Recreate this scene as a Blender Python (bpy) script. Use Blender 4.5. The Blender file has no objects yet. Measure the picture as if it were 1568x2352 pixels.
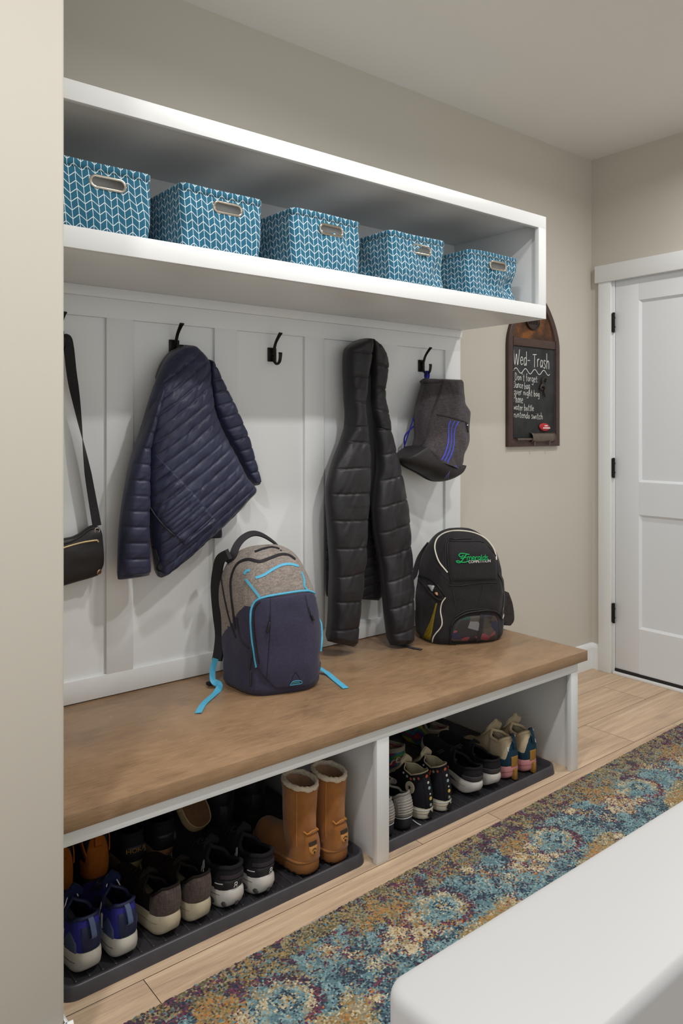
import bpy, bmesh, math, random
import numpy as np
from mathutils import Vector, Matrix

# ------------------------------------------------------------------ camera, world, lights, exposure
scene = bpy.context.scene
COL = scene.collection
PI = math.pi
CAM = np.array([-3.6137, -2.331, 1.279])
YAW = 0.6793
FOC = 1739.6 / 1568.0
cam_data = bpy.data.cameras.new('camera')
cam_data.sensor_fit = 'HORIZONTAL'
cam_data.sensor_width = 36.0
cam_data.lens = 36.0 * FOC
cam_data.shift_y = -(1176.0 - 987.5) / 1568.0
cam_data.clip_start = 0.05
camera = bpy.data.objects.new('camera', cam_data)
camera.location = CAM
camera.rotation_euler = (PI / 2, 0, -YAW)
COL.objects.link(camera)
scene.camera = camera

world = bpy.data.worlds.new('world')
scene.world = world
world.use_nodes = True
world.node_tree.nodes['Background'].inputs['Color'].default_value = (0.94, 0.975, 1.0, 1)
world.node_tree.nodes['Background'].inputs['Strength'].default_value = 0.86
scene.view_settings.view_transform = 'Standard'
scene.view_settings.look = 'None'
scene.view_settings.gamma = 1.0
scene.view_settings.use_curve_mapping = False
scene.view_settings.exposure = 0.22


def lamp(name, x, y, z, watts, size, spread=160, color=(1.0, 0.988, 0.968)):
    d = bpy.data.lights.new(name, 'AREA')
    d.shape = 'DISK'
    d.size = size
    d.energy = watts
    d.color = color
    d.spread = math.radians(spread)
    o = bpy.data.objects.new(name, d)
    o.location = (x, y, z)
    COL.objects.link(o)
    return o


# recessed ceiling lights of the hall, above and beside the camera
lamp('ceiling_lamp', -3.75, -1.62, 2.715, 14.6, 0.11)
lamp('ceiling_lamp', -1.95, -1.62, 2.715, 13.6, 0.11)
lamp('ceiling_lamp', -0.62, -1.13, 2.715, 11.2, 0.11)
lamp('ceiling_lamp', -2.30, -1.14, 2.715, 8.6, 0.13)


# ------------------------------------------------------------------ helpers
def lin(r, g=None, b=None):
    if g is None:
        r, g, b = r
    f = lambda c: c / 255 / 12.92 if c / 255 <= 0.04045 else ((c / 255 + 0.055) / 1.055) ** 2.4
    return (f(r), f(g), f(b), 1.0)


def at(px, py, X=None, Y=None, Z=None):
    """World point seen at a pixel of the 1568x2352 photograph on a plane of the room."""
    f = np.array([math.sin(YAW), math.cos(YAW), 0]); r = np.array([math.cos(YAW), -math.sin(YAW), 0])
    d = f + r * (px - 784) / 1739.6 + np.array([0, 0, 1.0]) * (987.5 - py) / 1739.6
    if X is not None: t = (X - CAM[0]) / d[0]
    elif Y is not None: t = (Y - CAM[1]) / d[1]
    else: t = (Z - CAM[2]) / d[2]
    return CAM + t * d


class NT:
    """Small wrapper to write node materials."""
    def __init__(self, name):
        self.m = bpy.data.materials.new(name)
        self.m.use_nodes = True
        self.t = self.m.node_tree
        self.b = self.t.nodes['Principled BSDF']

    def n(self, kind, ins=None, **props):
        x = self.t.nodes.new(kind)
        for k, v in props.items():
            setattr(x, k, v)
        for k, v in (ins or {}).items():
            self.put(x.inputs[k], v)
        return x

    def put(self, sock, v):
        if isinstance(v, bpy.types.NodeSocket):
            self.t.links.new(v, sock)
        elif isinstance(v, bpy.types.Node):
            self.t.links.new(v.outputs[0], sock)
        else:
            sock.default_value = v

    def math(self, op, a, b=0.0, c=0.0):
        x = self.n('ShaderNodeMath', operation=op)
        self.put(x.inputs[0], a); self.put(x.inputs[1], b); self.put(x.inputs[2], c)
        return x.outputs[0]

    def mix(self, fac, a, b, blend='MIX'):
        x = self.n('ShaderNodeMix', data_type='RGBA', blend_type=blend)
        self.put(x.inputs[0], fac); self.put(x.inputs[6], a); self.put(x.inputs[7], b)
        return x.outputs[2]

    def ramp(self, fac, stops, interp='LINEAR'):
        x = self.n('ShaderNodeValToRGB')
        x.color_ramp.interpolation = interp
        el = x.color_ramp.elements
        while len(el) < len(stops): el.new(0.5)
        for e, (p, c) in zip(el, stops):
            e.position = p; e.color = c if len(c) == 4 else (*c, 1)
        self.put(x.inputs[0], fac)
        return x.outputs[0]

    def coord(self, which='Object', scale=(1, 1, 1), rot=(0, 0, 0), loc=(0, 0, 0)):
        tc = self.n('ShaderNodeTexCoord')
        mp = self.n('ShaderNodeMapping')
        self.put(mp.inputs['Vector'], tc.outputs[which])
        mp.inputs['Scale'].default_value = scale
        mp.inputs['Rotation'].default_value = rot
        mp.inputs['Location'].default_value = loc
        return mp.outputs[0]

    def noise(self, vec, scale, detail=3, rough=0.55, dist=0.0):
        x = self.n('ShaderNodeTexNoise', {'Vector': vec, 'Scale': scale, 'Detail': detail, 'Roughness': rough, 'Distortion': dist})
        return x.outputs['Fac']

    def bump(self, height, strength=0.3, dist=0.002):
        x = self.n('ShaderNodeBump', {'Height': height, 'Strength': strength, 'Distance': dist})
        self.put(self.b.inputs['Normal'], x.outputs[0])

    def base(self, col, rough=0.6, metal=0.0, spec=0.5, sheen=0.0, coat=0.0):
        self.put(self.b.inputs['Base Color'], col)
        self.put(self.b.inputs['Roughness'], rough)
        self.b.inputs['Metallic'].default_value = metal
        self.b.inputs['Specular IOR Level'].default_value = spec
        self.b.inputs['Sheen Weight'].default_value = sheen
        self.b.inputs['Coat Weight'].default_value = coat
        return self.m


MATS = {}


def plain(name, rgb, rough=0.6, metal=0.0, spec=0.4, var=0.08, scale=40, bump=0.15, sheen=0.0, bdist=0.001):
    """A one-colour material with a little mottling and grain."""
    if name in MATS: return MATS[name]
    m = NT(name)
    v = m.coord()
    f = m.noise(v, scale, 4)
    c = lin(rgb)
    lo = tuple(x * (1 - var) for x in c[:3]) + (1,)
    hi = tuple(min(1, x * (1 + var)) for x in c[:3]) + (1,)
    col = m.ramp(f, [(0.3, lo), (0.7, hi)])
    m.base(col, rough, metal, spec, sheen)
    if bump: m.bump(m.noise(v, scale * 6, 3), bump, bdist)
    MATS[name] = m.m
    return m.m


def weave(name, rgb, rgb2, scale=600, rough=0.85, streak=(1, 1, 0.15), amount=1.0, sheen=0.1, bump=0.25):
    """A woven cloth: two yarn colours in short streaks."""
    if name in MATS: return MATS[name]
    m = NT(name)
    a = m.noise(m.coord(scale=streak), scale * 0.5, 4, 0.7)
    b = m.noise(m.coord(scale=(streak[2], streak[2], 1)), scale * 0.5, 4, 0.7)
    f = m.math('MULTIPLY', m.math('ADD', a, b), 0.5)
    col = m.ramp(f, [(0.5 - 0.12 / amount, lin(rgb)), (0.5 + 0.12 / amount, lin(rgb2))])
    m.base(col, rough, 0, 0.25, sheen)
    m.bump(f, bump, 0.001)
    MATS[name] = m.m
    return m.m


def origin_of(o):
    p = np.zeros(3)
    while o is not None:
        p += np.array(o.location); o = o.parent
    return p


def mesh(name, V, F, mat, parent=None, smooth=True, uv=None, auto=None, matidx=None, local=False):
    """Link ONE mesh object. V in world coordinates (made relative to the parent) unless local."""
    V = np.asarray(V, float)
    if parent is not None and not local:
        V = V - origin_of(parent)
    me = bpy.data.meshes.new(name)
    me.from_pydata([tuple(v) for v in V], [], [tuple(f) for f in F])
    me.validate()
    if uv is not None:
        l = me.uv_layers.new(name='UVMap')
        li = np.zeros(len(me.loops), dtype=np.int32)
        me.loops.foreach_get('vertex_index', li)
        l.data.foreach_set('uv', np.asarray(uv, float)[li].astype(np.float32).ravel())
    for m in (mat if isinstance(mat, (list, tuple)) else [mat]):
        me.materials.append(m)
    me.polygons.foreach_set('use_smooth', [smooth] * len(me.polygons))
    if matidx is not None: me.polygons.foreach_set('material_index', matidx)
    if smooth and auto is not None:
        try: me.set_sharp_from_angle(angle=math.radians(auto))
        except Exception: pass
    me.update()
    o = bpy.data.objects.new(name, me)
    COL.objects.link(o)
    if parent is not None: o.parent = parent
    return o


def thing(name, label, cat, loc=(0, 0, 0), group=None):
    o = bpy.data.objects.new(name, None)
    o.empty_display_size = 0.05
    o.location = loc
    COL.objects.link(o)
    o['label'] = label; o['category'] = cat
    if group: o['group'] = group
    return o


def tag(o, label, cat, group=None, kind=None):
    o['label'] = label; o['category'] = cat
    if group: o['group'] = group
    if kind: o['kind'] = kind
    return o


def struct(o, label=None, cat=None):
    o['kind'] = 'structure'
    if label: o['label'] = label
    if cat: o['category'] = cat
    return o


def copy_tree(o, parent=None):
    c = o.copy(); COL.objects.link(c); c.parent = parent
    for ch in [x for x in bpy.data.objects if x.parent == o]:
        copy_tree(ch, c)
    return c


class MB:
    """Collects shapes into one mesh."""
    def __init__(self): self.V = []; self.F = []; self.n = 0; self.UV = []

    def add(self, V, F, uv=None):
        V = np.asarray(V, float)
        self.V.append(V)
        self.F += [tuple(i + self.n for i in f) for f in F]
        self.n += len(V)
        self.UV.append(np.zeros((len(V), 2)) if uv is None else np.asarray(uv, float))
        return self

    def box(self, lo, hi, bevel=0.0, seg=2):
        bm = bmesh.new()
        bmesh.ops.create_cube(bm, size=1.0)
        lo = np.minimum(lo, hi) if False else np.array(lo, float); hi = np.array(hi, float)
        a = np.minimum(lo, hi); b = np.maximum(lo, hi)
        for v in bm.verts:
            v.co = Vector([(a[i] + b[i]) / 2 + v.co[i] * (b[i] - a[i]) for i in range(3)])
        if bevel:
            bmesh.ops.bevel(bm, geom=list(bm.edges), offset=min(bevel, 0.45 * min(b - a)), segments=seg, profile=0.5, affect='EDGES')
        bm.verts.index_update()
        V = [tuple(v.co) for v in bm.verts]; F = [[v.index for v in f.verts] for f in bm.faces]
        bm.free()
        return self.add(V, F)

    def xf(self, M):
        M = np.array(M)
        for i, V in enumerate(self.V):
            self.V[i] = V @ M[:3, :3].T + M[:3, 3]
        return self

    def build(self, name, mat, parent=None, smooth=True, auto=35, uv=False, local=False):
        return mesh(name, np.concatenate(self.V), self.F, mat, parent, smooth, np.concatenate(self.UV) if uv else None, auto, local=local)


def box(name, lo, hi, mat, parent=None, bevel=0.002, local=False):
    return MB().box(lo, hi, bevel).build(name, mat, parent, local=local)


def grid(fn, nu, nv, u=(0, 1), v=(0, 1), closeu=False, closev=False):
    us = np.linspace(u[0], u[1], nu + (0 if not closeu else 1))[: nu]
    vs = np.linspace(v[0], v[1], nv + (0 if not closev else 1))[: nv]
    V = np.array([fn(a, b) for a in us for b in vs], float)
    F = []
    for i in range(nu if closeu else nu - 1):
        for j in range(nv if closev else nv - 1):
            a, b = i, (i + 1) % nu; c, d = j, (j + 1) % nv
            F.append((a * nv + c, b * nv + c, b * nv + d, a * nv + d))
    return V, F


def normals_of(G):
    """Unit normals of a (nu, nv, 3) lattice."""
    du = np.gradient(G, axis=0); dv = np.gradient(G, axis=1)
    n = np.cross(du, dv)
    return n / (np.linalg.norm(n, axis=2, keepdims=True) + 1e-12)


def lattice_faces(nu, nv, flip=False, off=0):
    F = []
    for i in range(nu - 1):
        for j in range(nv - 1):
            q = (off + i * nv + j, off + (i + 1) * nv + j, off + (i + 1) * nv + j + 1, off + i * nv + j + 1)
            F.append(q[::-1] if flip else q)
    return F


def slab_from_lattice(G, off=0.001, sink=0.001, sign=1):
    """A thin raised patch over a surface lattice: top layer lifted, border sunk."""
    n = normals_of(G) * sign
    T = G + n * off
    T[0] = G[0] - n[0] * sink; T[-1] = G[-1] - n[-1] * sink
    T[:, 0] = G[:, 0] - n[:, 0] * sink; T[:, -1] = G[:, -1] - n[:, -1] * sink
    nu, nv = G.shape[:2]
    return T.reshape(-1, 3), lattice_faces(nu, nv, sign < 0)


def catmull(P, n):
    P = np.asarray(P, float)
    if len(P) < 3:
        t = np.linspace(0, 1, n)[:, None]
        return P[0] * (1 - t) + P[-1] * t
    Q = np.vstack([2 * P[0] - P[1], P, 2 * P[-1] - P[-2]])
    out = []
    for t in np.linspace(0, len(P) - 1 - 1e-9, n):
        i = int(t); f = t - i
        a, b, c, d = Q[i:i + 4]
        out.append(0.5 * (2 * b + (c - a) * f + (2 * a - 5 * b + 4 * c - d) * f * f + (3 * b - a - 3 * c + d) * f ** 3))
    return np.array(out)


def frames(P, hint=None):
    P = np.asarray(P, float)
    T = np.gradient(P, axis=0); T /= np.linalg.norm(T, axis=1, keepdims=True) + 1e-12
    N = np.zeros_like(P)
    h = np.array([0, 0, 1.0]) if hint is None else np.asarray(hint, float)
    if hint is None and abs(T[0] @ h) > 0.9: h = np.array([1.0, 0, 0])
    for i in range(len(P)):
        hh = h if (h.ndim == 1) else h[i]
        x = hh - T[i] * (hh @ T[i])
        if np.linalg.norm(x) < 1e-6: x = N[i - 1] if i else np.array([1.0, 0, 0])
        N[i] = x / (np.linalg.norm(x) + 1e-12)
        if hint is None: h = N[i]
    return T, N, np.cross(T, N)


def tube(P, r, n=10, closed=False):
    P = np.asarray(P, float); m = len(P)
    if closed:
        T = np.roll(P, -1, 0) - np.roll(P, 1, 0); T /= np.linalg.norm(T, axis=1, keepdims=True)
        c = P.mean(0); nn = np.cross(P[1] - P[0], P[m // 3] - P[0]); nn /= np.linalg.norm(nn) + 1e-12
        N = np.tile(nn, (m, 1)); N -= T * (N * T).sum(1, keepdims=True); N /= np.linalg.norm(N, axis=1, keepdims=True) + 1e-12
        B = np.cross(T, N)
    else:
        T, N, B = frames(P)
    R = np.broadcast_to(np.asarray(r, float), (m,))
    a = np.linspace(0, 2 * PI, n, endpoint=False)
    V = (P[:, None] + R[:, None, None] * (np.cos(a)[None, :, None] * N[:, None] + np.sin(a)[None, :, None] * B[:, None])).reshape(-1, 3)
    F = []
    for i in range(m if closed else m - 1):
        for j in range(n):
            k = (i + 1) % m
            F.append((i * n + j, i * n + (j + 1) % n, k * n + (j + 1) % n, k * n + j))
    if not closed:
        F.append(tuple(range(n))[::-1]); F.append(tuple((m - 1) * n + j for j in range(n)))
    return V, F


def ribbon(P, width, thick, hint, prof=8):
    """A strap: flat oval section of the given width along P; hint = direction of its face normal (one or per point)."""
    P = np.asarray(P, float); m = len(P)
    T, N, B = frames(P, hint)
    W = np.broadcast_to(np.asarray(width, float), (m,))
    sec = [(-.5, -.5), (-.47, .5), (-.2, .5), (.2, .5), (.47, .5), (.5, -.5), (.2, -.5), (-.2, -.5)]
    n = len(sec)
    V = []
    for i in range(m):
        for (a, b) in sec:
            V.append(P[i] + B[i] * a * W[i] + N[i] * b * thick)
    F = []
    for i in range(m - 1):
        for j in range(n):
            F.append((i * n + j, (i + 1) * n + j, (i + 1) * n + (j + 1) % n, i * n + (j + 1) % n))
    F.append(tuple(range(n))); F.append(tuple((m - 1) * n + j for j in range(n))[::-1])
    return V, F


def prism(poly, axis, a, b):
    """Extrude a 2-D polygon along an axis ('x','y','z') from a to b."""
    n = len(poly)
    def p3(p, d):
        return {'x': (d, p[0], p[1]), 'y': (p[0], d, p[1]), 'z': (p[0], p[1], d)}[axis]
    V = [p3(p, a) for p in poly] + [p3(p, b) for p in poly]
    F = [tuple(range(n))[::-1], tuple(range(n, 2 * n))]
    for i in range(n):
        j = (i + 1) % n
        F.append((i, j, n + j, n + i))
    return V, F


def disc(c, nrm, r, n=24, thick=0.001, ry=None, up=(0, 0, 1)):
    c = np.asarray(c, float); nrm = np.asarray(nrm, float); nrm /= np.linalg.norm(nrm)
    u = np.asarray(up, float); u = u - nrm * (u @ nrm); u /= np.linalg.norm(u); w = np.cross(nrm, u)
    a = np.linspace(0, 2 * PI, n, endpoint=False); ry = ry or r
    ring = c + np.outer(np.cos(a) * r, w) + np.outer(np.sin(a) * ry, u)
    V = np.vstack([ring - nrm * thick, ring + nrm * thick])
    F = [tuple(range(n))[::-1], tuple(range(n, 2 * n))] + [(i, (i + 1) % n, n + (i + 1) % n, n + i) for i in range(n)]
    return V, F


def text_mesh(s, size=1.0, extrude=0.0):
    """Vertices and faces of a line of plain lettering in its own x-y plane (height about size)."""
    cu = bpy.data.curves.new('text', 'FONT')
    cu.body = s; cu.size = size; cu.extrude = extrude; cu.resolution_u = 3
    o = bpy.data.objects.new('text', cu); COL.objects.link(o)
    dg = bpy.context.evaluated_depsgraph_get()
    me = bpy.data.meshes.new_from_object(o.evaluated_get(dg))
    V = np.array([tuple(v.co) for v in me.vertices]); F = [tuple(p.vertices) for p in me.polygons]
    bpy.data.objects.remove(o); bpy.data.curves.remove(cu); bpy.data.meshes.remove(me)
    return V, F


def smooth01(x): x = np.clip(x, 0, 1); return x * x * (3 - 2 * x)


class VN:
    """Cheap smooth value noise in 2-D."""
    def __init__(self, seed, n=64):
        self.t = np.random.default_rng(seed).random((n, n)); self.n = n

    def __call__(self, x, y):
        x = np.asarray(x, float); y = np.asarray(y, float)
        i = np.floor(x).astype(int); j = np.floor(y).astype(int)
        f = smooth01(x - i); g = smooth01(y - j); n = self.n; t = self.t
        a = t[i % n, j % n]; b = t[(i + 1) % n, j % n]; c = t[i % n, (j + 1) % n]; d = t[(i + 1) % n, (j + 1) % n]
        return (a * (1 - f) + b * f) * (1 - g) + (c * (1 - f) + d * f) * g

# ------------------------------------------------------------------ setting: paint and wood
WALLW = NT('wall_paint'); WALLW.base(lin(196, 191, 180), 0.75, 0, 0.25)
_v = WALLW.coord(); WALLW.bump(WALLW.noise(_v, 220, 3), 0.12, 0.0008)
M_WALL = WALLW.m
_c = NT('ceiling_paint'); _c.base(lin(226, 225, 222), 0.9, 0, 0.2); _c.bump(_c.noise(_c.coord(), 130, 4), 0.35, 0.002); M_CEIL = _c.m
_c = NT('white_trim_paint'); _c.base(lin(226, 228, 228), 0.38, 0, 0.45); _c.bump(_c.noise(_c.coord(scale=(1, 1, 8)), 120, 3), 0.04, 0.0005); M_WHITE = _c.m
_c = NT('door_paint'); _c.base(lin(220, 223, 226), 0.42, 0, 0.4); M_DOOR = _c.m
M_BLACK = plain('black_bronze', (30, 25, 22), 0.38, 0.6, 0.5, 0.15, 60, 0.1)
M_RUBBER = plain('dark_rubber', (38, 36, 36), 0.7, 0, 0.3, 0.1, 60, 0.1)


def floor_material():
    m = NT('oak_planks')
    tint = m.n('ShaderNodeAttribute', attribute_name='plank').outputs['Fac']
    uv = m.n('ShaderNodeUVMap')
    def mp(sc):
        x = m.n('ShaderNodeMapping'); m.put(x.inputs['Vector'], uv.outputs[0]); x.inputs['Scale'].default_value = sc; return x.outputs[0]
    warp = m.noise(mp((1.6, 9, 1)), 1.0, 3)
    streak = m.noise(mp((0.9, 15, 1)), 1.0, 7, 0.66, 1.6)
    fine = m.noise(mp((7, 190, 1)), 1.0, 3, 0.6)
    wave = m.n('ShaderNodeTexWave', {'Vector': mp((0.55, 5.0, 1)), 'Scale': 1.6, 'Distortion': 7.0, 'Detail': 3.0, 'Detail Scale': 0.9, 'Detail Roughness': 0.6}, wave_type='BANDS', bands_direction='Y').outputs['Fac']
    a = m.ramp(streak, [(0.32, lin(132, 106, 84)), (0.43, lin(184, 152, 120)), (0.54, lin(214, 187, 154)), (0.70, lin(230, 210, 182))])
    b = m.mix(m.math('MULTIPLY', m.math('SUBTRACT', 1.0, wave), m.math('MULTIPLY', warp, 0.80)), a, lin(140, 108, 84), 'MIX')
    c = m.mix(0.16, b, m.ramp(fine, [(0.35, lin(150, 120, 92)), (0.65, lin(222, 198, 168))]), 'MULTIPLY')
    c = m.mix(0.30, c, m.ramp(fine, [(0.35, lin(160, 124, 94)), (0.65, lin(228, 205, 176))]))
    grey = m.mix(m.math('MULTIPLY', tint, 0.30), c, lin(178, 160, 136), 'MIX')
    d = m.mix(1.0, grey, m.ramp(tint, [(0, (0.86, 0.84, 0.82)), (1, (1.08, 1.05, 1.0))]), 'MULTIPLY')
    knots = m.n('ShaderNodeTexVoronoi', {'Vector': mp((1.9, 6.0, 1)), 'Scale': 1.0}).outputs['Distance']
    d = m.mix(m.ramp(knots, [(0.0, (0.75,) * 3), (0.06, (0.35,) * 3), (0.16, (0,) * 3)]), d, lin(96, 74, 58))
    d = m.mix(0.24, d, lin(214, 196, 178))
    m.base(d, m.math('MULTIPLY_ADD', streak, 0.15, 0.42), 0, 0.35)
    m.bump(m.math('ADD', streak, m.math('MULTIPLY', fine, 0.5)), 0.12, 0.001)
    return m.m


def build_floor():
    """Planks run along the bench; each board has its own grain and a fine dark seam."""
    rng = random.Random(4)
    W, Lp, gap = 0.23, 1.22, 0.0009
    V, F, UV, T, MI = [], [], [], [], []
    def quad(x0, x1, y0, y1, z, uvo, t, mi):
        i = len(V)
        V.extend([(x0, y0, z), (x1, y0, z), (x1, y1, z), (x0, y1, z)])
        UV.extend([(x0 + uvo[0], y0 + uvo[1]), (x1 + uvo[0], y0 + uvo[1]), (x1 + uvo[0], y1 + uvo[1]), (x0 + uvo[0], y1 + uvo[1])])
        T.extend([t] * 4); F.append((i, i + 1, i + 2, i + 3)); MI.append(mi)
    quad(-6.5, 0.3, -4.4, 0.2, -0.002, (0, 0), 0.0, 1)
    joints = {-1: -1.645, 0: -0.73, 1: -0.23, 2: -1.05}
    for r in range(-17, 4):
        y0 = -0.67 + W * r; y1 = y0 + W
        j = joints.get(r, -rng.random() * Lp)
        x = j - Lp * 6
        while x < 0.3:
            quad(max(x, -6.5) + gap, min(x + Lp, 0.3) - gap, y0 + gap, min(y1, 0.2) - gap, 0.0, (rng.random() * 40, rng.random() * 40), rng.random(), 0)
            x += Lp
    me = bpy.data.meshes.new('floor')
    me.from_pydata(V, [], F)
    l = me.uv_layers.new(name='UVMap')
    for p in me.polygons:
        for li in p.loop_indices: l.data[li].uv = UV[me.loops[li].vertex_index]
    at_ = me.attributes.new('plank', 'FLOAT', 'POINT')
    at_.data.foreach_set('value', T)
    me.materials.append(floor_material()); me.materials.append(plain('seam_dark', (70, 52, 40), 0.9))
    me.polygons.foreach_set('material_index', MI)
    o = bpy.data.objects.new('floor', me); COL.objects.link(o)
    struct(o, 'light oak plank floor', 'floor')


build_floor()
H = 2.732
L0 = -3.11          # right-hand face of the left wall stub
struct(box('ceiling', (-6.5, -4.4, H), (0.3, 0.3, H + 0.1), M_CEIL, bevel=0), 'plain off-white ceiling', 'ceiling')
struct(box('wall_back', (-3.3, 0.0, 0), (0.3, 0.12, H), M_WALL, bevel=0), 'greige painted back wall', 'wall')
# left wall stub: its end faces the hall
_mb = MB().box((-4.6, -0.86, 0), (L0, 0.12, H), 0.012, 4)
struct(_mb.build('wall_left', M_WALL), 'greige end of the wall left of the bench', 'wall')
# door wall with a real opening
DY0, DY1, DT = -0.985, -0.140, 2.062
_mb = MB().box((0, DY1 + 0.022, 0), (0.14, 0.12, H)).box((0, -4.4, 0), (0.14, DY0 - 0.022, H)).box((0, DY0 - 0.022, DT + 0.022), (0.14, DY1 + 0.022, H))
struct(_mb.build('wall_right', M_WALL), 'greige wall around the white door', 'wall')


def baseboard(name, p0, p1, nrm, h=0.135, t=0.014):
    """Board with an eased top along p0-p1, standing off the wall along nrm."""
    p0, p1, nrm = np.array(p0, float), np.array(p1, float), np.array(nrm, float)
    prof = [(0, 0), (t, 0), (t, h - 0.022), (t * 0.8, h - 0.012), (t * 0.45, h - 0.003), (t * 0.2, h), (0, h)]
    V = []
    for p in (p0, p1):
        for a, z in prof: V.append((p[0] + nrm[0] * a, p[1] + nrm[1] * a, z))
    n = len(prof)
    F = [tuple(range(n)), tuple(range(n, 2 * n))[::-1]] + [(i, n + i, n + (i + 1) % n, (i + 1) % n) for i in range(n)]
    return struct(mesh(name, V, F, M_WHITE, smooth=False), 'white baseboard', 'baseboard')


baseboard('baseboard_back', (-1.09, 0, 0), (0.0, 0, 0), (0, -1))
baseboard('baseboard_right', (0, 0, 0), (0, -0.052, 0), (-1, 0))
baseboard('baseboard_left', (-4.6, -0.86, 0), (L0 + 0.014, -0.86, 0), (0, -1))
baseboard('baseboard_side', (L0, -0.874, 0), (L0, -0.70, 0), (1, 0))

# door casing, jamb, threshold
_t = 0.018
struct(MB().box((-_t, -0.052, 0), (0, -0.124, 2.062), 0.0015).box((-_t, DY0 + 0.016, 0), (0, DY0 - 0.075, 2.062), 0.0015).build('trim_1', M_WHITE), 'white flat side casing of the door', 'trim')
struct(MB().box((-0.026, -0.035, 2.060), (0, DY0 - 0.095, 2.150), 0.0015).build('trim_2', M_WHITE), 'white flat head casing over the door', 'trim')
struct(MB().box((-0.001, DY1 + 0.02, 0), (0.12, DY1 + 0.003, DT + 0.02), 0.001).box((-0.001, DY0 - 0.02, 0), (0.12, DY0 - 0.003, DT + 0.02), 0.001)
       .box((-0.001, DY0, DT + 0.003), (0.12, DY1, DT + 0.02), 0.001).box((0.042, DY1 + 0.003, 0), (0.06, DY1 - 0.012, DT), 0.001).build('trim_3', M_WHITE), 'white door jamb', 'trim')
struct(MB().box((-0.016, DY0, 0), (0.1, DY1 + 0.004, 0.014), 0.002).build('trim_4', M_WHITE), 'white door sill', 'trim')


def build_door():
    x0, x1 = 0.004, 0.040
    y1, y0 = DY1, DY0            # hinge side, latch side
    z0, z1 = 0.030, DT
    pz = [(z0 + 0.23, 0.845), (1.012, z1 - 0.118)]
    py1, py0 = y1 - 0.131, y0 + 0.131
    mb = MB()
    # stiles, rails and the recessed panels with a sloping sticking
    mb.box((x0, y1, z0), (x1, py1, z1), 0.0015).box((x0, y0, z0), (x1, py0, z1), 0.0015)
    zs = [z0, pz[0][0], pz[0][1], pz[1][0], pz[1][1], z1]
    for a, b in ((zs[0], zs[1]), (zs[2], zs[3]), (zs[4], zs[5])): mb.box((x0, py1, a), (x1, py0, b), 0.0)
    d = MB()
    root = mb.build('door_1', M_DOOR, smooth=True, auto=30)
    struct(root, 'white two-panel door', 'door')
    for a, b in pz:
        s = 0.012; xi = x0 + 0.011
        V = [(x0, py1, a), (x0, py0, a), (x0, py0, b), (x0, py1, b), (xi, py1 - s, a + s), (xi, py0 + s, a + s), (xi, py0 + s, b - s), (xi, py1 - s, b - s)]
        F = [(0, 1, 5, 4), (1, 2, 6, 5), (2, 3, 7, 6), (3, 0, 4, 7), (4, 5, 6, 7)]
        mesh('door_panel', V, F, M_DOOR, root, smooth=False)
    for zc in (1.843, 1.080, 0.318):
        hb = MB().box((-0.010, DY1 + 0.016, zc - 0.05), (0.004, DY1 + 0.0015, zc + 0.05), 0.004)
        hb.add(*tube([(-0.006, DY1 + 0.004, zc - 0.052), (-0.006, DY1 + 0.004, zc + 0.052)], 0.0065, 12))
        for dz in (-0.024, 0.024): hb.add(*tube([(-0.006, DY1 - 0.004, zc + dz), (-0.006, DY1 + 0.002, zc + dz)], 0.004, 8))
        hb.build('hinge', M_BLACK, root)
    box('door_sweep', (-0.001, y1 + 0.002, 0.0145), (0.03, y0, 0.0295), M_RUBBER, root, 0.002)


build_door()


# board-and-batten panelling above the bench
def build_panelling():
    zb, zt = 0.441, 1.724
    mb = MB().box((-3.108, -0.008, zb), (-1.061, -0.0002, zt))
    F0, Y = -0.020, -0.0075
    mb.box((-3.108, F0, 1.631), (-1.061, Y, 1.722), 0.0012)                 # top rail
    mb.box((-3.108, F0, zb + 0.002), (-1.061, Y, 0.512), 0.0012)            # bottom rail
    for a, b in ((-3.108, -2.99), (-2.694, -2.606), (-2.310, -2.221), (-1.925, -1.834), (-1.538, -1.447), (-1.158, -1.061)):
        mb.box((a, F0, 0.511), (b, Y, 1.632), 0.0012)
    struct(mb.build('trim_5', M_WHITE), 'white board-and-batten panelling behind the coats', 'panelling')


build_panelling()


# overhead box shelf
def build_shelf():
    sx, sd, s0, s1 = -1.064, 0.481, 1.724, 2.134
    lx = L0 + 0.002
    r = thing('wall_shelf', 'long white open box shelf holding the five blue bins', 'shelf', (-2.0, -0.24, s0))
    box('bottom_board', (lx, -sd + 0.019, s0), (sx, -0.0005, s0 + 0.038), M_WHITE, r, 0.001)
    box('top_board', (lx, -sd + 0.019, s1 - 0.030), (sx, -0.0005, s1), M_WHITE, r, 0.001)
    box('end_board', (sx - 0.022, -sd + 0.019, s0 + 0.037), (sx, -0.0005, s1 - 0.029), M_WHITE, r, 0.001)
    MB().box((lx, -sd, s0), (sx, -sd + 0.0195, s0 + 0.054), 0.0012).box((lx, -sd, s1 - 0.050), (sx, -sd + 0.0195, s1), 0.0012) \
        .box((sx - 0.048, -sd, s0 + 0.0535), (sx, -sd + 0.0195, s1 - 0.0495), 0.0012).build('face_frame', M_WHITE, r)
    box('back_board', (lx, -0.006, s0 + 0.037), (sx - 0.021, -0.0005, s1 - 0.029), M_WHITE, r, 0)
    box('cleat', (lx, -0.032, s0 - 0.032), (sx, -0.020, s0), M_WHITE, r, 0.001)


build_shelf()


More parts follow.
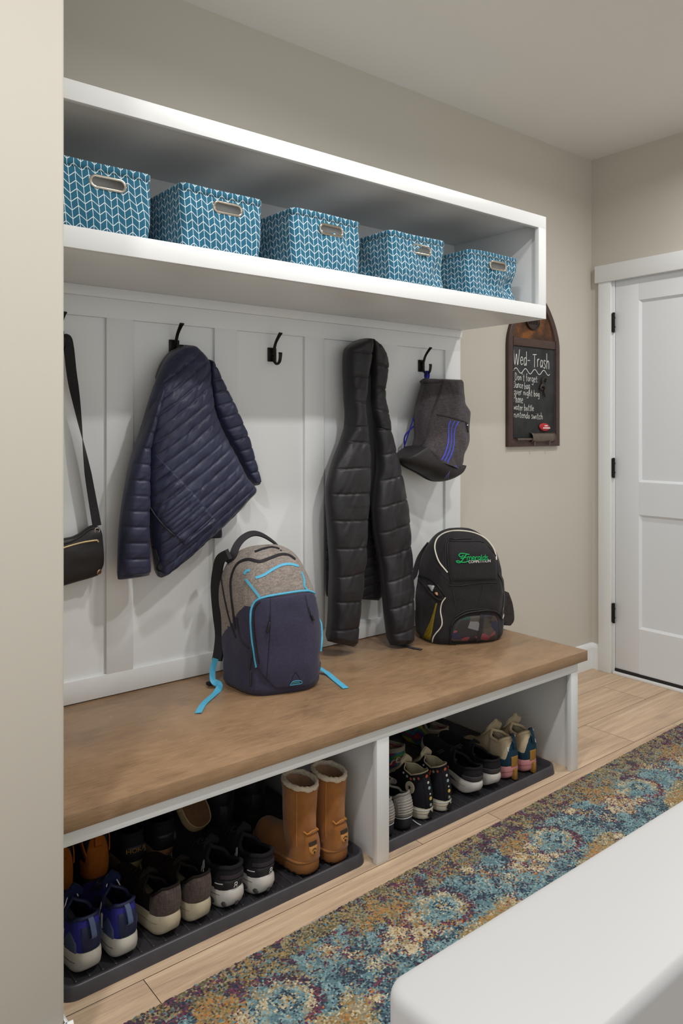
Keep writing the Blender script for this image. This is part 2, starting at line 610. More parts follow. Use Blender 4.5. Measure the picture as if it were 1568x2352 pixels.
def bench_material():
    m = NT('stained_maple')
    v = m.coord(scale=(1.0, 3.2, 3.2))
    blot = m.noise(m.coord(scale=(1, 1.3, 1)), 3.2, 5, 0.6, 0.6)
    grain = m.noise(v, 14, 6, 0.6, 0.8)
    fine = m.noise(m.coord(scale=(3, 60, 60)), 6, 3)
    c = m.ramp(m.math('ADD', m.math('MULTIPLY', blot, 0.6), m.math('MULTIPLY', grain, 0.4)),
               [(0.36, lin(112, 88, 64)), (0.47, lin(142, 112, 82)), (0.58, lin(158, 126, 94)), (0.72, lin(174, 142, 110))])
    c = m.mix(0.22, c, m.ramp(fine, [(0.35, lin(120, 88, 60)), (0.7, lin(196, 160, 122))]))
    c = m.mix(0.14, c, lin(152, 134, 114))
    nick = m.n('ShaderNodeTexVoronoi', {'Vector': m.coord(scale=(1, 2.2, 2.2)), 'Scale': 9.0}).outputs['Distance']
    c = m.mix(m.ramp(nick, [(0.0, (0.8,) * 3), (0.022, (0.55,) * 3), (0.04, (0,) * 3)]), c, lin(204, 178, 146))
    m.base(c, m.math('MULTIPLY_ADD', grain, 0.18, 0.26), 0, 0.45)
    m.bump(grain, 0.06, 0.001)
    return m.m


def build_bench():
    bx, bd, bz = -1.0737, 0.677, 0.4404
    lx = L0 + 0.002
    r = thing('storage_bench', 'long mudroom bench with brown wooden top and two white shoe cubbies', 'bench', (-2.09, -0.34, 0))
    box('bench_board', (lx, -bd, bz - 0.039), (bx, -0.001, bz), bench_material(), r, 0.0025)
    zt = bz - 0.0392
    yf = -0.667
    mb = MB().box((lx, yf, zt - 0.034), (-1.124, yf + 0.019, zt), 0.001)
    mb.build('apron', M_WHITE, r)
    box('stile', (-2.136, yf, 0.0), (-2.088, yf + 0.019, zt - 0.0342), M_WHITE, r, 0.001)
    box('stile', (-1.166, yf, 0.0), (-1.124, yf + 0.019, zt - 0.0342), M_WHITE, r, 0.001)
    box('partition', (-2.122, yf + 0.0192, 0.0), (-2.102, -0.012, zt), M_WHITE, r, 0.0005)
    box('end_panel', (-1.146, yf + 0.0192, 0.0), (-1.126, -0.001, zt), M_WHITE, r, 0.0005)
    box('back_panel', (lx, -0.0118, 0.0), (-1.1465, -0.001, zt), M_WHITE, r, 0)


build_bench()



# ------------------------------------------------------------------ white countertop in the near corner
def build_counter():
    X0, X1, Y1, Y0, Z1 = -3.268, -1.5, -1.943, -2.066, 0.900
    m = NT('white_solid_surface'); m.base(lin(178, 178, 178), 0.42, 0, 0.4); m.bump(m.noise(m.coord(), 90, 3), 0.05, 0.0006)
    r = thing('white_counter', 'white round-edged counter cutting into the bottom right corner', 'counter', (X0 + 0.5, -2.0, 0))
    poly = []
    rr = 0.020
    for cx, cy, a0 in ((X1 - rr, Y1 - rr, 0), (X0 + rr, Y1 - rr, PI / 2), (X0 + rr, Y0 + rr, PI), (X1 - rr, Y0 + rr, 1.5 * PI)):
        for a in np.linspace(a0, a0 + PI / 2, 9): poly.append((cx + rr * math.cos(a), cy + rr * math.sin(a)))
    poly = np.array(poly); ctr = poly.mean(0)
    nrm = np.array([((p - q) / np.linalg.norm(p - q)) for p, q in zip(np.roll(poly, -1, 0), np.roll(poly, 1, 0))])
    nrm = np.stack([nrm[:, 1], -nrm[:, 0]], 1)
    e = 0.008; rings = []
    for a in np.linspace(0, PI / 2, 6): rings.append((e * (1 - math.sin(a)), Z1 - e * (1 - math.cos(a))))
    rings += [(0, Z1 - 0.055), (0.006, Z1 - 0.06)]
    V = []
    for ins, z in rings:
        for p, q in zip(poly, nrm): V.append((p[0] - q[0] * ins, p[1] - q[1] * ins, z))
    n = len(poly); F = [tuple(range(n))]
    for k in range(len(rings) - 1):
        for i in range(n): F.append((k * n + i, (k + 1) * n + i, (k + 1) * n + (i + 1) % n, k * n + (i + 1) % n))
    F.append(tuple((len(rings) - 1) * n + i for i in range(n))[::-1])
    mesh('countertop', V, F, m.m, r, auto=50)
    box('base', (X0 + 0.012, Y0 + 0.010, 0.0), (X1 - 0.012, Y1 - 0.010, Z1 - 0.0602), M_WHITE, r, 0.003)


build_counter()


# ------------------------------------------------------------------ runner rug: every knot its own coloured tuft
def build_rug():
    knx, kny = 0.0046, 0.0040
    Lx, Wy = 3.3, 0.70
    nx, ny = int(Lx / knx), int(Wy / kny)
    rng = np.random.default_rng(11)
    n1, n2, n3, n4, n5 = (VN(i) for i in range(21, 26))
    jx = rng.normal(0, 0.006, (nx, ny)); jy = rng.normal(0, 0.006, (nx, ny))
    gx, gy = np.meshgrid((np.arange(nx) + .5) * knx, (np.arange(ny) + .5) * kny, indexing='ij')
    x = gx + jx; t = gy + jy
    per = 0.518
    x0 = -3.5                                        # world x of the left end
    u = (x + x0 + 2.139 + per * 10.5) % per - per / 2   # 0 at a medallion centre
    pal = {k: np.array(lin(*v)[:3]) for k, v in dict(teal=(88, 117, 124), blue=(120, 147, 150), deep=(54, 74, 86), navy=(48, 52, 66), gold=(148, 118, 70), orange=(164, 108, 58),
           cream=(180, 168, 140), beige=(142, 132, 106), olive=(98, 94, 68), plum=(70, 50, 62), wine=(104, 58, 76), dark=(62, 56, 56)).items()}
    a = n1(x * 9, t * 9); b = n2(x * 22, t * 22); c = n3(x * 55, t * 55); d = n4(x * 5, t * 5)
    rnd = rng.random((nx, ny))
    hf = n5(x * 88, t * 120)
    rnd2 = np.clip(.5 + (hf - .5) * 1.25 + (rng.random((nx, ny)) - .5) * .55, 0, .9999)
    rnd2 = np.argsort(np.argsort(rnd2.ravel())).reshape(nx, ny) / (nx * ny)
    C = np.zeros((nx, ny, 3))
    def put(mask, *names_w):
        names, w = zip(*names_w); w = np.cumsum(np.array(w) / sum(w))
        idx = np.searchsorted(w, rnd2)
        idx = np.clip(idx, 0, len(names) - 1)
        pc = np.array([pal[k] for k in names])
        C[mask] = pc[idx][mask]
    full = np.ones((nx, ny), bool)
    put(full, ('teal', 5), ('blue', 4), ('deep', 1.6), ('beige', 1.0), ('navy', .5))
    put(b > .62, ('blue', 6), ('teal', 4), ('cream', .8))
    put((c > .64) & (a > .30), ('deep', 4), ('navy', 3), ('teal', 2), ('wine', .5))
    # mottled outer border
    edge = t + (a - .5) * .06
    put(edge < .055, ('olive', 3), ('beige', 3), ('gold', 2.2), ('dark', 2), ('teal', 1.0), ('wine', .5))
    put((edge < .12) & (edge >= .055) & (d > .35), ('beige', 3), ('olive', 2), ('teal', 2.4), ('gold', 1.5), ('dark', 1.3), ('wine', .8))
    put((edge < .13) & (c > .72), ('plum', 3), ('navy', 2), ('wine', 2))
    # golden drift left of the medallions
    g = np.exp(-(((u + .135) / .085) ** 2 + ((t - .125 - .10 * (u + .1)) / .065) ** 2))
    put((g + (b - .5) * .9 > .5) & (rnd < .85), ('gold', 4), ('orange', 2.0), ('beige', 3.2), ('olive', 1.8), ('plum', .6))
    # beige sweep below
    g2 = np.exp(-(((u - .02) / .16) ** 2 + ((t - .325 + .25 * u) / .06) ** 2))
    put(g2 + (b - .5) * .6 > .52, ('beige', 5), ('cream', 2.4), ('gold', 1.8), ('olive', 1.4), ('teal', .7))
    put((g2 + (c - .5) * .6 > .75) & (a > .5), ('gold', 3), ('beige', 2), ('orange', 1))
    # cream blossoms
    for cx, ct, r in ((-.17, .175, .026), (-.125, .215, .025), (-.18, .235, .022), (-.095, .165, .022), (-.075, .225, .02), (-.215, .20, .02), (.18, .115, .018), (.215, .16, .018), (.16, .30, .016)):
        rr = np.hypot(u - cx, (t - ct)); pet = r * (1 + .22 * np.cos(5 * np.arctan2(t - ct, u - cx)))
        put((rr < pet * 1.5) & (rr > pet) & (rnd < .6), ('wine', 3), ('plum', 2), ('orange', 1.5), ('gold', 1))
        put(rr < pet, ('cream', 7), ('beige', 2), ('gold', .6))
        put(rr < r * .25, ('gold', 2), ('wine', 1))
    # scrolls right of the medallions
    sc = np.abs(np.hypot(u - .235, t - .22) - .055 - .015 * np.sin(3 * np.arctan2(t - .22, u - .235)))
    put((sc < .012) & (rnd < .62), ('navy', 3), ('deep', 3), ('wine', 1.4))
    put((np.hypot(u - .235, t - .22) < .026) & (rnd < .7), ('cream', 2), ('beige', 2), ('wine', 1.2), ('navy', 1))
    # medallion
    r = np.hypot(u + (a - .5) * .012, (t - .18) + (b - .5) * .012) / .74; th = np.arctan2(t - .18, u)
    put((r < .115) & (rnd < .75), ('teal', 4), ('blue', 4), ('beige', 1.2), ('deep', .8))
    put((r + (c - .5) * .03 < .090 + .012 * np.cos(9 * th)) & (r > .058) & (np.cos(th + .9) > -.55) & (rnd < .95), ('cream', 6), ('beige', 5), ('blue', 1.4), ('gold', .8))
    put((r > .086) & (r < .112) & (np.cos(th + .15) > .10) & (rnd < .94), ('plum', 5), ('navy', 2.5), ('wine', 2))
    put((r > .086) & (r < .112) & (np.cos(th - 1.35) > .35) & (rnd < .6), ('wine', 4), ('plum', 2), ('orange', 1.3))
    put((r < .055) & (r > .034), ('blue', 5), ('teal', 4), ('cream', 1))
    put((r < .036) & (r > .024), ('deep', 4), ('navy', 3))
    put(r < .024, ('blue', 4), ('cream', 2), ('gold', 1))
    # far side repeats the border
    put(t > Wy - .08, ('olive', 3), ('beige', 3), ('gold', 2), ('dark', 2), ('teal', 1))
    C *= (0.70 + 0.56 * rng.random((nx, ny)))[..., None]
    hgt = 0.0075 + 0.0035 * rng.random((nx, ny))
    # mesh: a flat-topped tuft per knot, shared corners give the pile its ragged top
    vx, vy = np.meshgrid(np.arange(nx + 1) * knx, np.arange(ny + 1) * kny, indexing='ij')
    hz = np.zeros((nx + 1, ny + 1)); hz[:-1, :-1] = hgt; hz[-1] = hz[-2]; hz[:, -1] = hz[:, -2]
    hz[0] = hz[-1] = .001; hz[:, 0] = .001; hz[:, -1] = .001
    vx = vx + rng.normal(0, .0005, vx.shape); vy = vy + rng.normal(0, .0005, vy.shape)
    V = np.stack([vx, -vy, hz], -1).reshape(-1, 3)
    N = ny + 1
    F = [(i * N + j, i * N + j + 1, (i + 1) * N + j + 1, (i + 1) * N + j) for i in range(nx) for j in range(ny)]
    nb = len(V)
    V = np.vstack([V, [(0, 0, .0004), (Lx, 0, .0004), (Lx, -Wy, .0004), (0, -Wy, .0004)]])
    m = NT('rug_pile')
    col = m.n('ShaderNodeAttribute', attribute_name='yarn').outputs['Color']
    m.base(col, 0.95, 0, 0.1, 0.25)
    me = bpy.data.meshes.new('runner_rug')
    me.from_pydata([tuple(v) for v in V], [], F + [(nb, nb + 1, nb + 2, nb + 3)])
    ca = me.color_attributes.new('yarn', 'FLOAT_COLOR', 'CORNER')
    cc = np.ones((len(F) * 4 + 4, 4), np.float32); cc[:len(F) * 4, :3] = np.repeat(C.reshape(-1, 3), 4, axis=0)
    ca.data.foreach_set('color', cc.ravel())
    me.materials.append(m.m)
    o = bpy.data.objects.new('runner_rug', me); COL.objects.link(o)
    ang = math.atan2(0.062, 1.95)
    o.location = (x0, -0.790, 0.0005); o.rotation_euler = (0, 0, ang * 0.9)
    tag(o, 'multicoloured blue, gold and plum runner rug with a medallion border', 'rug')


build_rug()

# ------------------------------------------------------------------ boot trays
def build_tray(x0, x1, label, y1=-0.045):
    y0 = -0.640
    r0, hgt = 0.045, 0.030
    rings = [(0.0, 0.0005, 1.0), (0.002, 0.006, 1.0), (0.005, hgt - 0.003, 1), (0.008, hgt, 1), (0.012, hgt, 1), (0.016, hgt - 0.002, 1), (0.022, 0.009, 1), (0.028, 0.006, 1)]
    V, n = [], 0
    for ins, z, _ in rings:
        r = max(r0 - ins, 0.012); P = []
        for cx, cy, a0 in ((x1 - ins - r, y1 - ins - r, 0), (x0 + ins + r, y1 - ins - r, PI / 2), (x0 + ins + r, y0 + ins + r, PI), (x1 - ins - r, y0 + ins + r, 1.5 * PI)):
            for a in np.linspace(a0, a0 + PI / 2, 10): P.append((cx + r * math.cos(a), cy + r * math.sin(a), z))
        n = len(P); V += P
    F = []
    for k in range(len(rings) - 1):
        for i in range(n): F.append((k * n + i, k * n + (i + 1) % n, (k + 1) * n + (i + 1) % n, (k + 1) * n + i))
    F.append(tuple((len(rings) - 1) * n + i for i in range(n)))
    F.append(tuple(range(n))[::-1])
    r = thing('boot_tray', label, 'boot tray', ((x0 + x1) / 2, (y0 + y1) / 2, 0.0002))
    mt = plain('tray_plastic', (60, 59, 64), 0.42, 0, 0.5, 0.12, 30, 0.12)
    mesh('tray_body', np.array(V) + (0, 0, 0.0002), F, mt, r, auto=60)
    mb = MB()
    k = x0 + 0.05
    while k < x1 - 0.05:
        mb.box((k, y0 + 0.05, 0.0055), (k + 0.006, y1 - 0.05, 0.0085), 0.0015, 1); k += 0.032
    mb.build('ribs', mt, r)


build_tray(-3.046, -2.139, 'black boot tray in the left cubby under the tan boots', -0.018)
build_tray(-2.099, -1.201, 'black boot tray in the right cubby under the floral high-tops', -0.018)

# ------------------------------------------------------------------ fabric bins
def chevron_material():
    m = NT('chevron_canvas')
    uv = m.n('ShaderNodeUVMap').outputs[0]
    s = m.n('ShaderNodeSeparateXYZ', {'Vector': uv})
    wob = m.math('MULTIPLY', m.math('SUBTRACT', m.noise(m.coord('UV', (40, 40, 40)), 1.0, 2), 0.5), 0.0022)
    u = m.math('ADD', s.outputs[0], wob); v = m.math('ADD', s.outputs[1], wob)
    w, h, amp = 0.0170, 0.0208, 0.0138
    tri = m.math('MULTIPLY', m.math('PINGPONG', m.math('DIVIDE', u, w), 1.0), amp)
    row = m.math('PINGPONG', m.math('DIVIDE', m.math('SUBTRACT', v, tri), h), 0.5)
    colm = m.math('PINGPONG', m.math('DIVIDE', u, w), 0.5)
    a = m.math('LESS_THAN', m.math('MULTIPLY', row, h * 0.78), 0.00085)
    b = m.math('LESS_THAN', m.math('MULTIPLY', colm, w), 0.00075)
    line = m.math('MAXIMUM', a, b)
    cloth = m.ramp(m.noise(m.coord(), 500, 4), [(0.3, lin(34, 90, 116)), (0.7, lin(44, 105, 131))])
    m.base(m.mix(line, cloth, lin(214, 224, 226)), 0.85, 0, 0.2, 0.1)
    m.bump(m.noise(m.coord(), 900, 2), 0.25, 0.0008)
    return m.m


M_CHEV = chevron_material()
M_CHROME = plain('polished_nickel', (205, 198, 186), 0.16, 1.0, 0.5, 0.04, 20, 0.0)
M_LINING = plain('grey_lining', (120, 118, 112), 0.9, 0, 0.2, 0.08, 90, 0.1)


def build_bin(x0, x1, yf, label, rot=0.0, sag=0.0, seed=0, zt=1.955):
    """Soft square bin: front at yf, floor on the shelf board, hemmed rim and one metal grommet per end."""
    z0 = 1.7625; Hh = zt - z0
    W = x1 - x0; D = 0.355
    cx, cy = (x0 + x1) / 2, yf + D / 2
    nz = VN(60 + seed)
    loc = (cx, cy, z0)
    r = thing('storage_bin', label, 'bin', loc, 'blue chevron bins on the wall shelf')
    def outline(n, grow, rad):
        """Rounded rectangle, starts at the front centre and runs counter-clockwise; returns points and length along."""
        a, b = W / 2 * grow, D / 2 * grow
        pts = []
        cor = [(-a + rad, b - rad, PI / 2), (-a + rad, -b + rad, PI), (a - rad, -b + rad, -PI / 2), (a - rad, b - rad, 0)]
        pts.append((0, b))
        for q, (px, py, a0) in enumerate(cor):
            for t in np.linspace(a0, a0 + PI / 2, 9): pts.append((px + rad * math.cos(t), py + rad * math.sin(t)))
        pts.append((0, b))
        P = np.array(pts); d = np.r_[0, np.cumsum(np.linalg.norm(np.diff(P, axis=0), axis=1))]
        q = np.linspace(0, d[-1], n)
        return np.stack([np.interp(q, d, P[:, 0]), np.interp(q, d, P[:, 1])], 1), q
    nu, nv = 121, 24
    G = np.zeros((nu, nv, 3)); UV = np.zeros((nu, nv, 2))
    for j, t in enumerate(np.linspace(0, 1, nv)):
        P, q = outline(nu, 0.965 + 0.035 * t, 0.018)
        nrm = P / np.linalg.norm(P, axis=1, keepdims=True)
        wob = (nz(q * 16 + 3, np.full(nu, t * 3.0)) - .5) * (0.012 + .02 * sag) * math.sin(PI * min(1, t * 1.1)) ** 0.7
        cr = np.exp(-((P[:, 0] - W * .40) / .035) ** 2 - ((P[:, 1] + D / 2) / .06) ** 2)
        wob = wob - sag * 0.030 * cr * math.exp(-((t - .42) / .20) ** 2) + sag * 0.010 * cr * math.exp(-((t - .12) / .12) ** 2)
        bulge = 0.004 * math.sin(PI * t)
        top = (nz(q * 7 + 9, np.full(nu, 1.5)) - .5) * 0.006 * t * (1 + sag)
        G[:, j, 0] = P[:, 0] + nrm[:, 0] * (wob + bulge); G[:, j, 1] = P[:, 1] + nrm[:, 1] * (wob + bulge)
        G[:, j, 2] = t * Hh + top
        UV[:, j, 0] = q; UV[:, j, 1] = t * Hh
    ca, sa = math.cos(rot), math.sin(rot)
    def world(A):
        B = A.copy(); B[..., 0] = ca * A[..., 0] - sa * A[..., 1] + cx; B[..., 1] = sa * A[..., 0] + ca * A[..., 1] + cy; B[..., 2] = A[..., 2] + z0
        return B
    V = world(G).reshape(-1, 3); F = lattice_faces(nu, nv)
    inner = G.copy(); inner[..., :2] *= 0.975
    o = mesh('fabric_body', np.vstack([V, world(G[:, 0].copy()).reshape(-1, 3)]), F + [tuple(nu * nv + i for i in range(nu - 1))[::-1]], M_CHEV, r, uv=np.vstack([UV.reshape(-1, 2), UV[:, 0]]))
    mesh('lining', np.vstack([world(inner).reshape(-1, 3)]), [f[::-1] for f in F] + [tuple(i * nv for i in range(nu - 1))], M_LINING, r)
    # folded hem: a rolled band along the rim
    hem, hu = [], []
    nrm = G[:, -1, :2] / np.linalg.norm(G[:, -1, :2], axis=1, keepdims=True)
    for off, dz, dv in ((0.0002, -0.019, -0.019), (0.0026, -0.0185, -0.0185), (0.0030, -0.002, -.002), (0.0016, 0.0012, 0.0), (-0.003, 0.0012, 0.003), (-0.006, -0.004, 0.008)):
        A = G[:, -1].copy(); A[:, :2] += nrm * off; A[:, 2] += dz; hem.append(A); hu.append(np.stack([UV[:, -1, 0], UV[:, -1, 1] + dv], 1))
    Gh = np.stack(hem, 1)
    mesh('hem', world(Gh).reshape(-1, 3), lattice_faces(nu, 6), M_CHEV, r, uv=np.stack(hu, 1).reshape(-1, 2))
    # oval grommet in the front face
    zc = Hh - 0.046
    jj = int(round(zc / Hh * (nv - 1)))
    fi = int(np.argmin(np.abs(G[:, jj, 0] - 0.02) + (G[:, jj, 1] > 0) * 9))
    c0 = G[fi, jj]; gx = 0.045
    y_face = c0[1] - 0.001
    ov = []
    for t in np.linspace(0, 2 * PI, 48, endpoint=False):
        e = 0.031 if math.cos(t) >= 0 else -0.031
        ov.append((e + 0.0155 * math.cos(t) + 0.02 if False else e * 1 + 0.0145 * math.cos(t), 0.0145 * math.sin(t)))
    ov = np.array(ov)
    tl = 0.06
    gc = np.array([0.012, y_face, zc])
    P = np.stack([gc[0] + ov[:, 0], np.full(48, y_face), gc[2] + ov[:, 1]], 1)
    Vt, Ft = tube(P, 0.0042, 10, closed=True)
    Vt[:, 1] = y_face + (Vt[:, 1] - y_face) * 0.8
    mesh('grommet', world(Vt), Ft, M_CHROME, r)
    n = 48
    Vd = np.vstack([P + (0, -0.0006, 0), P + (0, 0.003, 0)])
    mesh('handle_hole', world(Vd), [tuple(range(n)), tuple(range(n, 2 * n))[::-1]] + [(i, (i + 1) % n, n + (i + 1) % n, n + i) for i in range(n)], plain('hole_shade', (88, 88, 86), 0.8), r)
    return r


for k, (x0, x1, lab, sag, dr) in enumerate([
        (-3.004, -2.741, 'blue chevron bin at the wall end of the shelf, cut off by the left wall', 0.0, 0.0),
        (-2.655, -2.392, 'blue chevron bin second from the left wall, straight sides', 0.05, 0.01),
        (-2.286, -2.014, 'middle blue chevron bin on the shelf', 0.15, 0.015),
        (-1.878, -1.612, 'blue chevron bin fourth from the left wall, with a dented side', 0.5, 0.0),
        (-1.479, -1.200, 'slumped blue chevron bin at the open end of the shelf', 1.0, -0.02)]):
    build_bin(x0, x1, -0.447, lab, dr, sag, k, 1.955 - 0.004 * (k == 4))

# ------------------------------------------------------------------ coat hooks
def build_hook(x, label, lower=True):
    yb, zc = -0.0083, 1.5545
    r = thing('coat_hook', label, 'hook', (x, yb, zc), 'black coat hooks on the panelling')
    mb = MB().box((x - 0.0185, yb - 0.006, zc - 0.0255), (x + 0.0185, yb, zc + 0.0255), 0.002)
    mb.add(*prism([(x - .010, zc - .018), (x + .010, zc - .018), (x + .010, zc + .018), (x - .010, zc + .018)], 'y', yb - 0.009, yb - 0.006))
    mb.build('backplate', M_BLACK, r)
    def arm(name, pts, w, th):
        P = catmull(pts, 26); t = np.linspace(0, 1, 26)
        W = np.interp(t, [0, .5, .85, 1], w); T = np.interp(t, [0, .5, 1], th)
        V, n = [], 12
        tn = np.gradient(P, axis=0); tn /= np.linalg.norm(tn, axis=1, keepdims=True)
        for i in range(26):
            b = np.array([1.0, 0, 0]); nn = np.cross(tn[i], b)
            for a in np.linspace(0, 2 * PI, n, endpoint=False):
                ca, sa = math.cos(a), math.sin(a)
                V.append(P[i] + b * W[i] / 2 * np.sign(ca) * abs(ca) ** .6 + nn * T[i] / 2 * np.sign(sa) * abs(sa) ** .6)
        F = [(i * n + j, i * n + (j + 1) % n, (i + 1) * n + (j + 1) % n, (i + 1) * n + j) for i in range(25) for j in range(n)]
        F += [tuple(range(n))[::-1], tuple(25 * n + j for j in range(n))]
        mesh(name, V, F, M_BLACK, r)
    arm('upper_arm', [(x, yb - .008, zc - .002), (x, yb - .017, zc + .018), (x, yb - .028, zc + .042), (x, yb - .046, zc + .062), (x, yb - .060, zc + .074)], [.011, .010, .014, .017], [.010, .008, .006])
    arm('lower_arm', [(x, yb - .008, zc - .004), (x, yb - .020, zc - .026), (x, yb - .036, zc - .036), (x, yb - .052, zc - .028), (x, yb - .058, zc - .006), (x, yb - .057, zc + .004)], [.011, .010, .014, .016], [.010, .008, .006])


for x, lab in ((-2.842, 'black double coat hook holding the crossbody bag strap'), (-2.459, 'black double coat hook above the navy puffer jacket'),
               (-2.068, 'empty black double coat hook between the two jackets'), (-1.299, 'black double coat hook holding the drawstring bag')):
    build_hook(x, lab)

# ------------------------------------------------------------------ chalkboard and its magnets
STROKES = {  # hand-lettered strokes in a unit box (x 0..w, y 0 baseline, 1 cap height)
 'W': (1.0, [[(0, 1), (.22, 0), (.48, .75), (.7, 0), (1, 1.05)]]), 'e': (.5, [[(.05, .3), (.45, .34), (.38, .55), (.15, .52), (.05, .25), (.2, 0), (.48, .1)]]),
 'd': (.55, [[(.48, .5), (.2, .55), (.05, .25), (.2, 0), (.45, .2)], [(.48, 1.0), (.48, .0)]]), '-': (.45, [[(.02, .35), (.42, .37)]]), 'T': (.75, [[(0, .95), (.75, 1.0)], [(.36, .97), (.34, 0)]]),
 'r': (.42, [[(.05, .55), (.08, 0)], [(.07, .35), (.2, .55), (.4, .55)]]), 'a': (.52, [[(.45, .5), (.2, .55), (.05, .25), (.18, 0), (.42, .2)], [(.45, .55), (.5, 0)]]), 's': (.42, [[(.4, .5), (.15, .55), (.1, .38), (.36, .2), (.25, 0), (.02, .05)]]),
 'h': (.52, [[(.06, 1.05), (.08, 0)], [(.08, .35), (.25, .55), (.42, .45), (.46, 0)]]), 'D': (.65, [[(.08, .95), (.1, 0), (.45, .1), (.6, .5), (.4, .88), (.02, .98)]]), 'o': (.5, [[(.25, .55), (.05, .3), (.2, .0), (.45, .2), (.38, .5), (.22, .55)]]),
 'n': (.52, [[(.05, .55), (.08, 0)], [(.08, .35), (.25, .55), (.42, .42), (.46, 0)]]), "'": (.2, [[(.1, 1.05), (.06, .8)]]), 't': (.4, [[(.2, .9), (.2, .05), (.36, .03)], [(.02, .6), (.38, .62)]]), 'f': (.4, [[(.4, .95), (.2, .9), (.18, -.1)], [(.02, .5), (.36, .52)]]),
 'g': (.52, [[(.45, .5), (.2, .55), (.05, .28), (.2, .05), (.44, .2)], [(.46, .55), (.44, -.35), (.1, -.3)]]), ':': (.25, [[(.1, .5), (.12, .46)], [(.1, .1), (.12, .06)]]), 'c': (.45, [[(.42, .48), (.2, .55), (.05, .25), (.2, 0), (.43, .08)]]),
 'b': (.52, [[(.06, 1.0), (.08, 0), (.35, .05), (.46, .3), (.3, .52), (.08, .35)]]), 'v': (.48, [[(0, .55), (.2, 0), (.46, .58)]]), 'i': (.2, [[(.1, .5), (.1, 0)], [(.1, .78), (.11, .74)]]), 'P': (.55, [[(.08, 0), (.06, .95), (.45, .9), (.48, .6), (.1, .45)]]),
 'w': (.7, [[(0, .55), (.15, 0), (.33, .42), (.5, 0), (.7, .56)]]), 'l': (.2, [[(.1, 1.0), (.1, 0)]]), 'u': (.52, [[(.05, .55), (.08, .1), (.3, 0), (.44, .3)], [(.46, .55), (.48, 0)]]), 'm': (.75, [[(.05, .55), (.07, 0)], [(.07, .4), (.22, .55), (.34, .4), (.36, 0)], [(.36, .4), (.52, .55), (.66, .42), (.7, 0)]]),
 'y': (.5, [[(.03, .55), (.22, .08)], [(.46, .55), (.15, -.35)]]), '*': (.3, [[(.08, .28), (.16, .34), (.2, .26), (.12, .2), (.08, .28)]]),
 'E': (.85, [[(.8, .9), (.45, 1.02), (.2, .85), (.28, .6), (.55, .52)], [(.55, .52), (.2, .42), (.05, .15), (.35, -.05), (.85, .12)]]), 'A': (.6, [[(0, 0), (.3, 1), (.6, 0)], [(.1, .35), (.5, .35)]]),
}


def strokes(s, size, slant=0.0, seed=0):
    """Polylines of a hand-written line, baseline at the origin."""
    rng = random.Random(seed); x = 0.0; out = []
    for ch in s:
        if ch == ' ': x += .35; continue
        w, ps = STROKES[ch]
        dy = rng.uniform(-.05, .05); sc = rng.uniform(.93, 1.07)
        for p in ps:
            q = [(x + a * sc + slant * b, b * sc + dy) for a, b in p]
            out.append(catmull(np.array(q), 4 * len(q)) * size if len(q) > 2 else np.array(q) * size)
        x += w * sc + .14
    return out


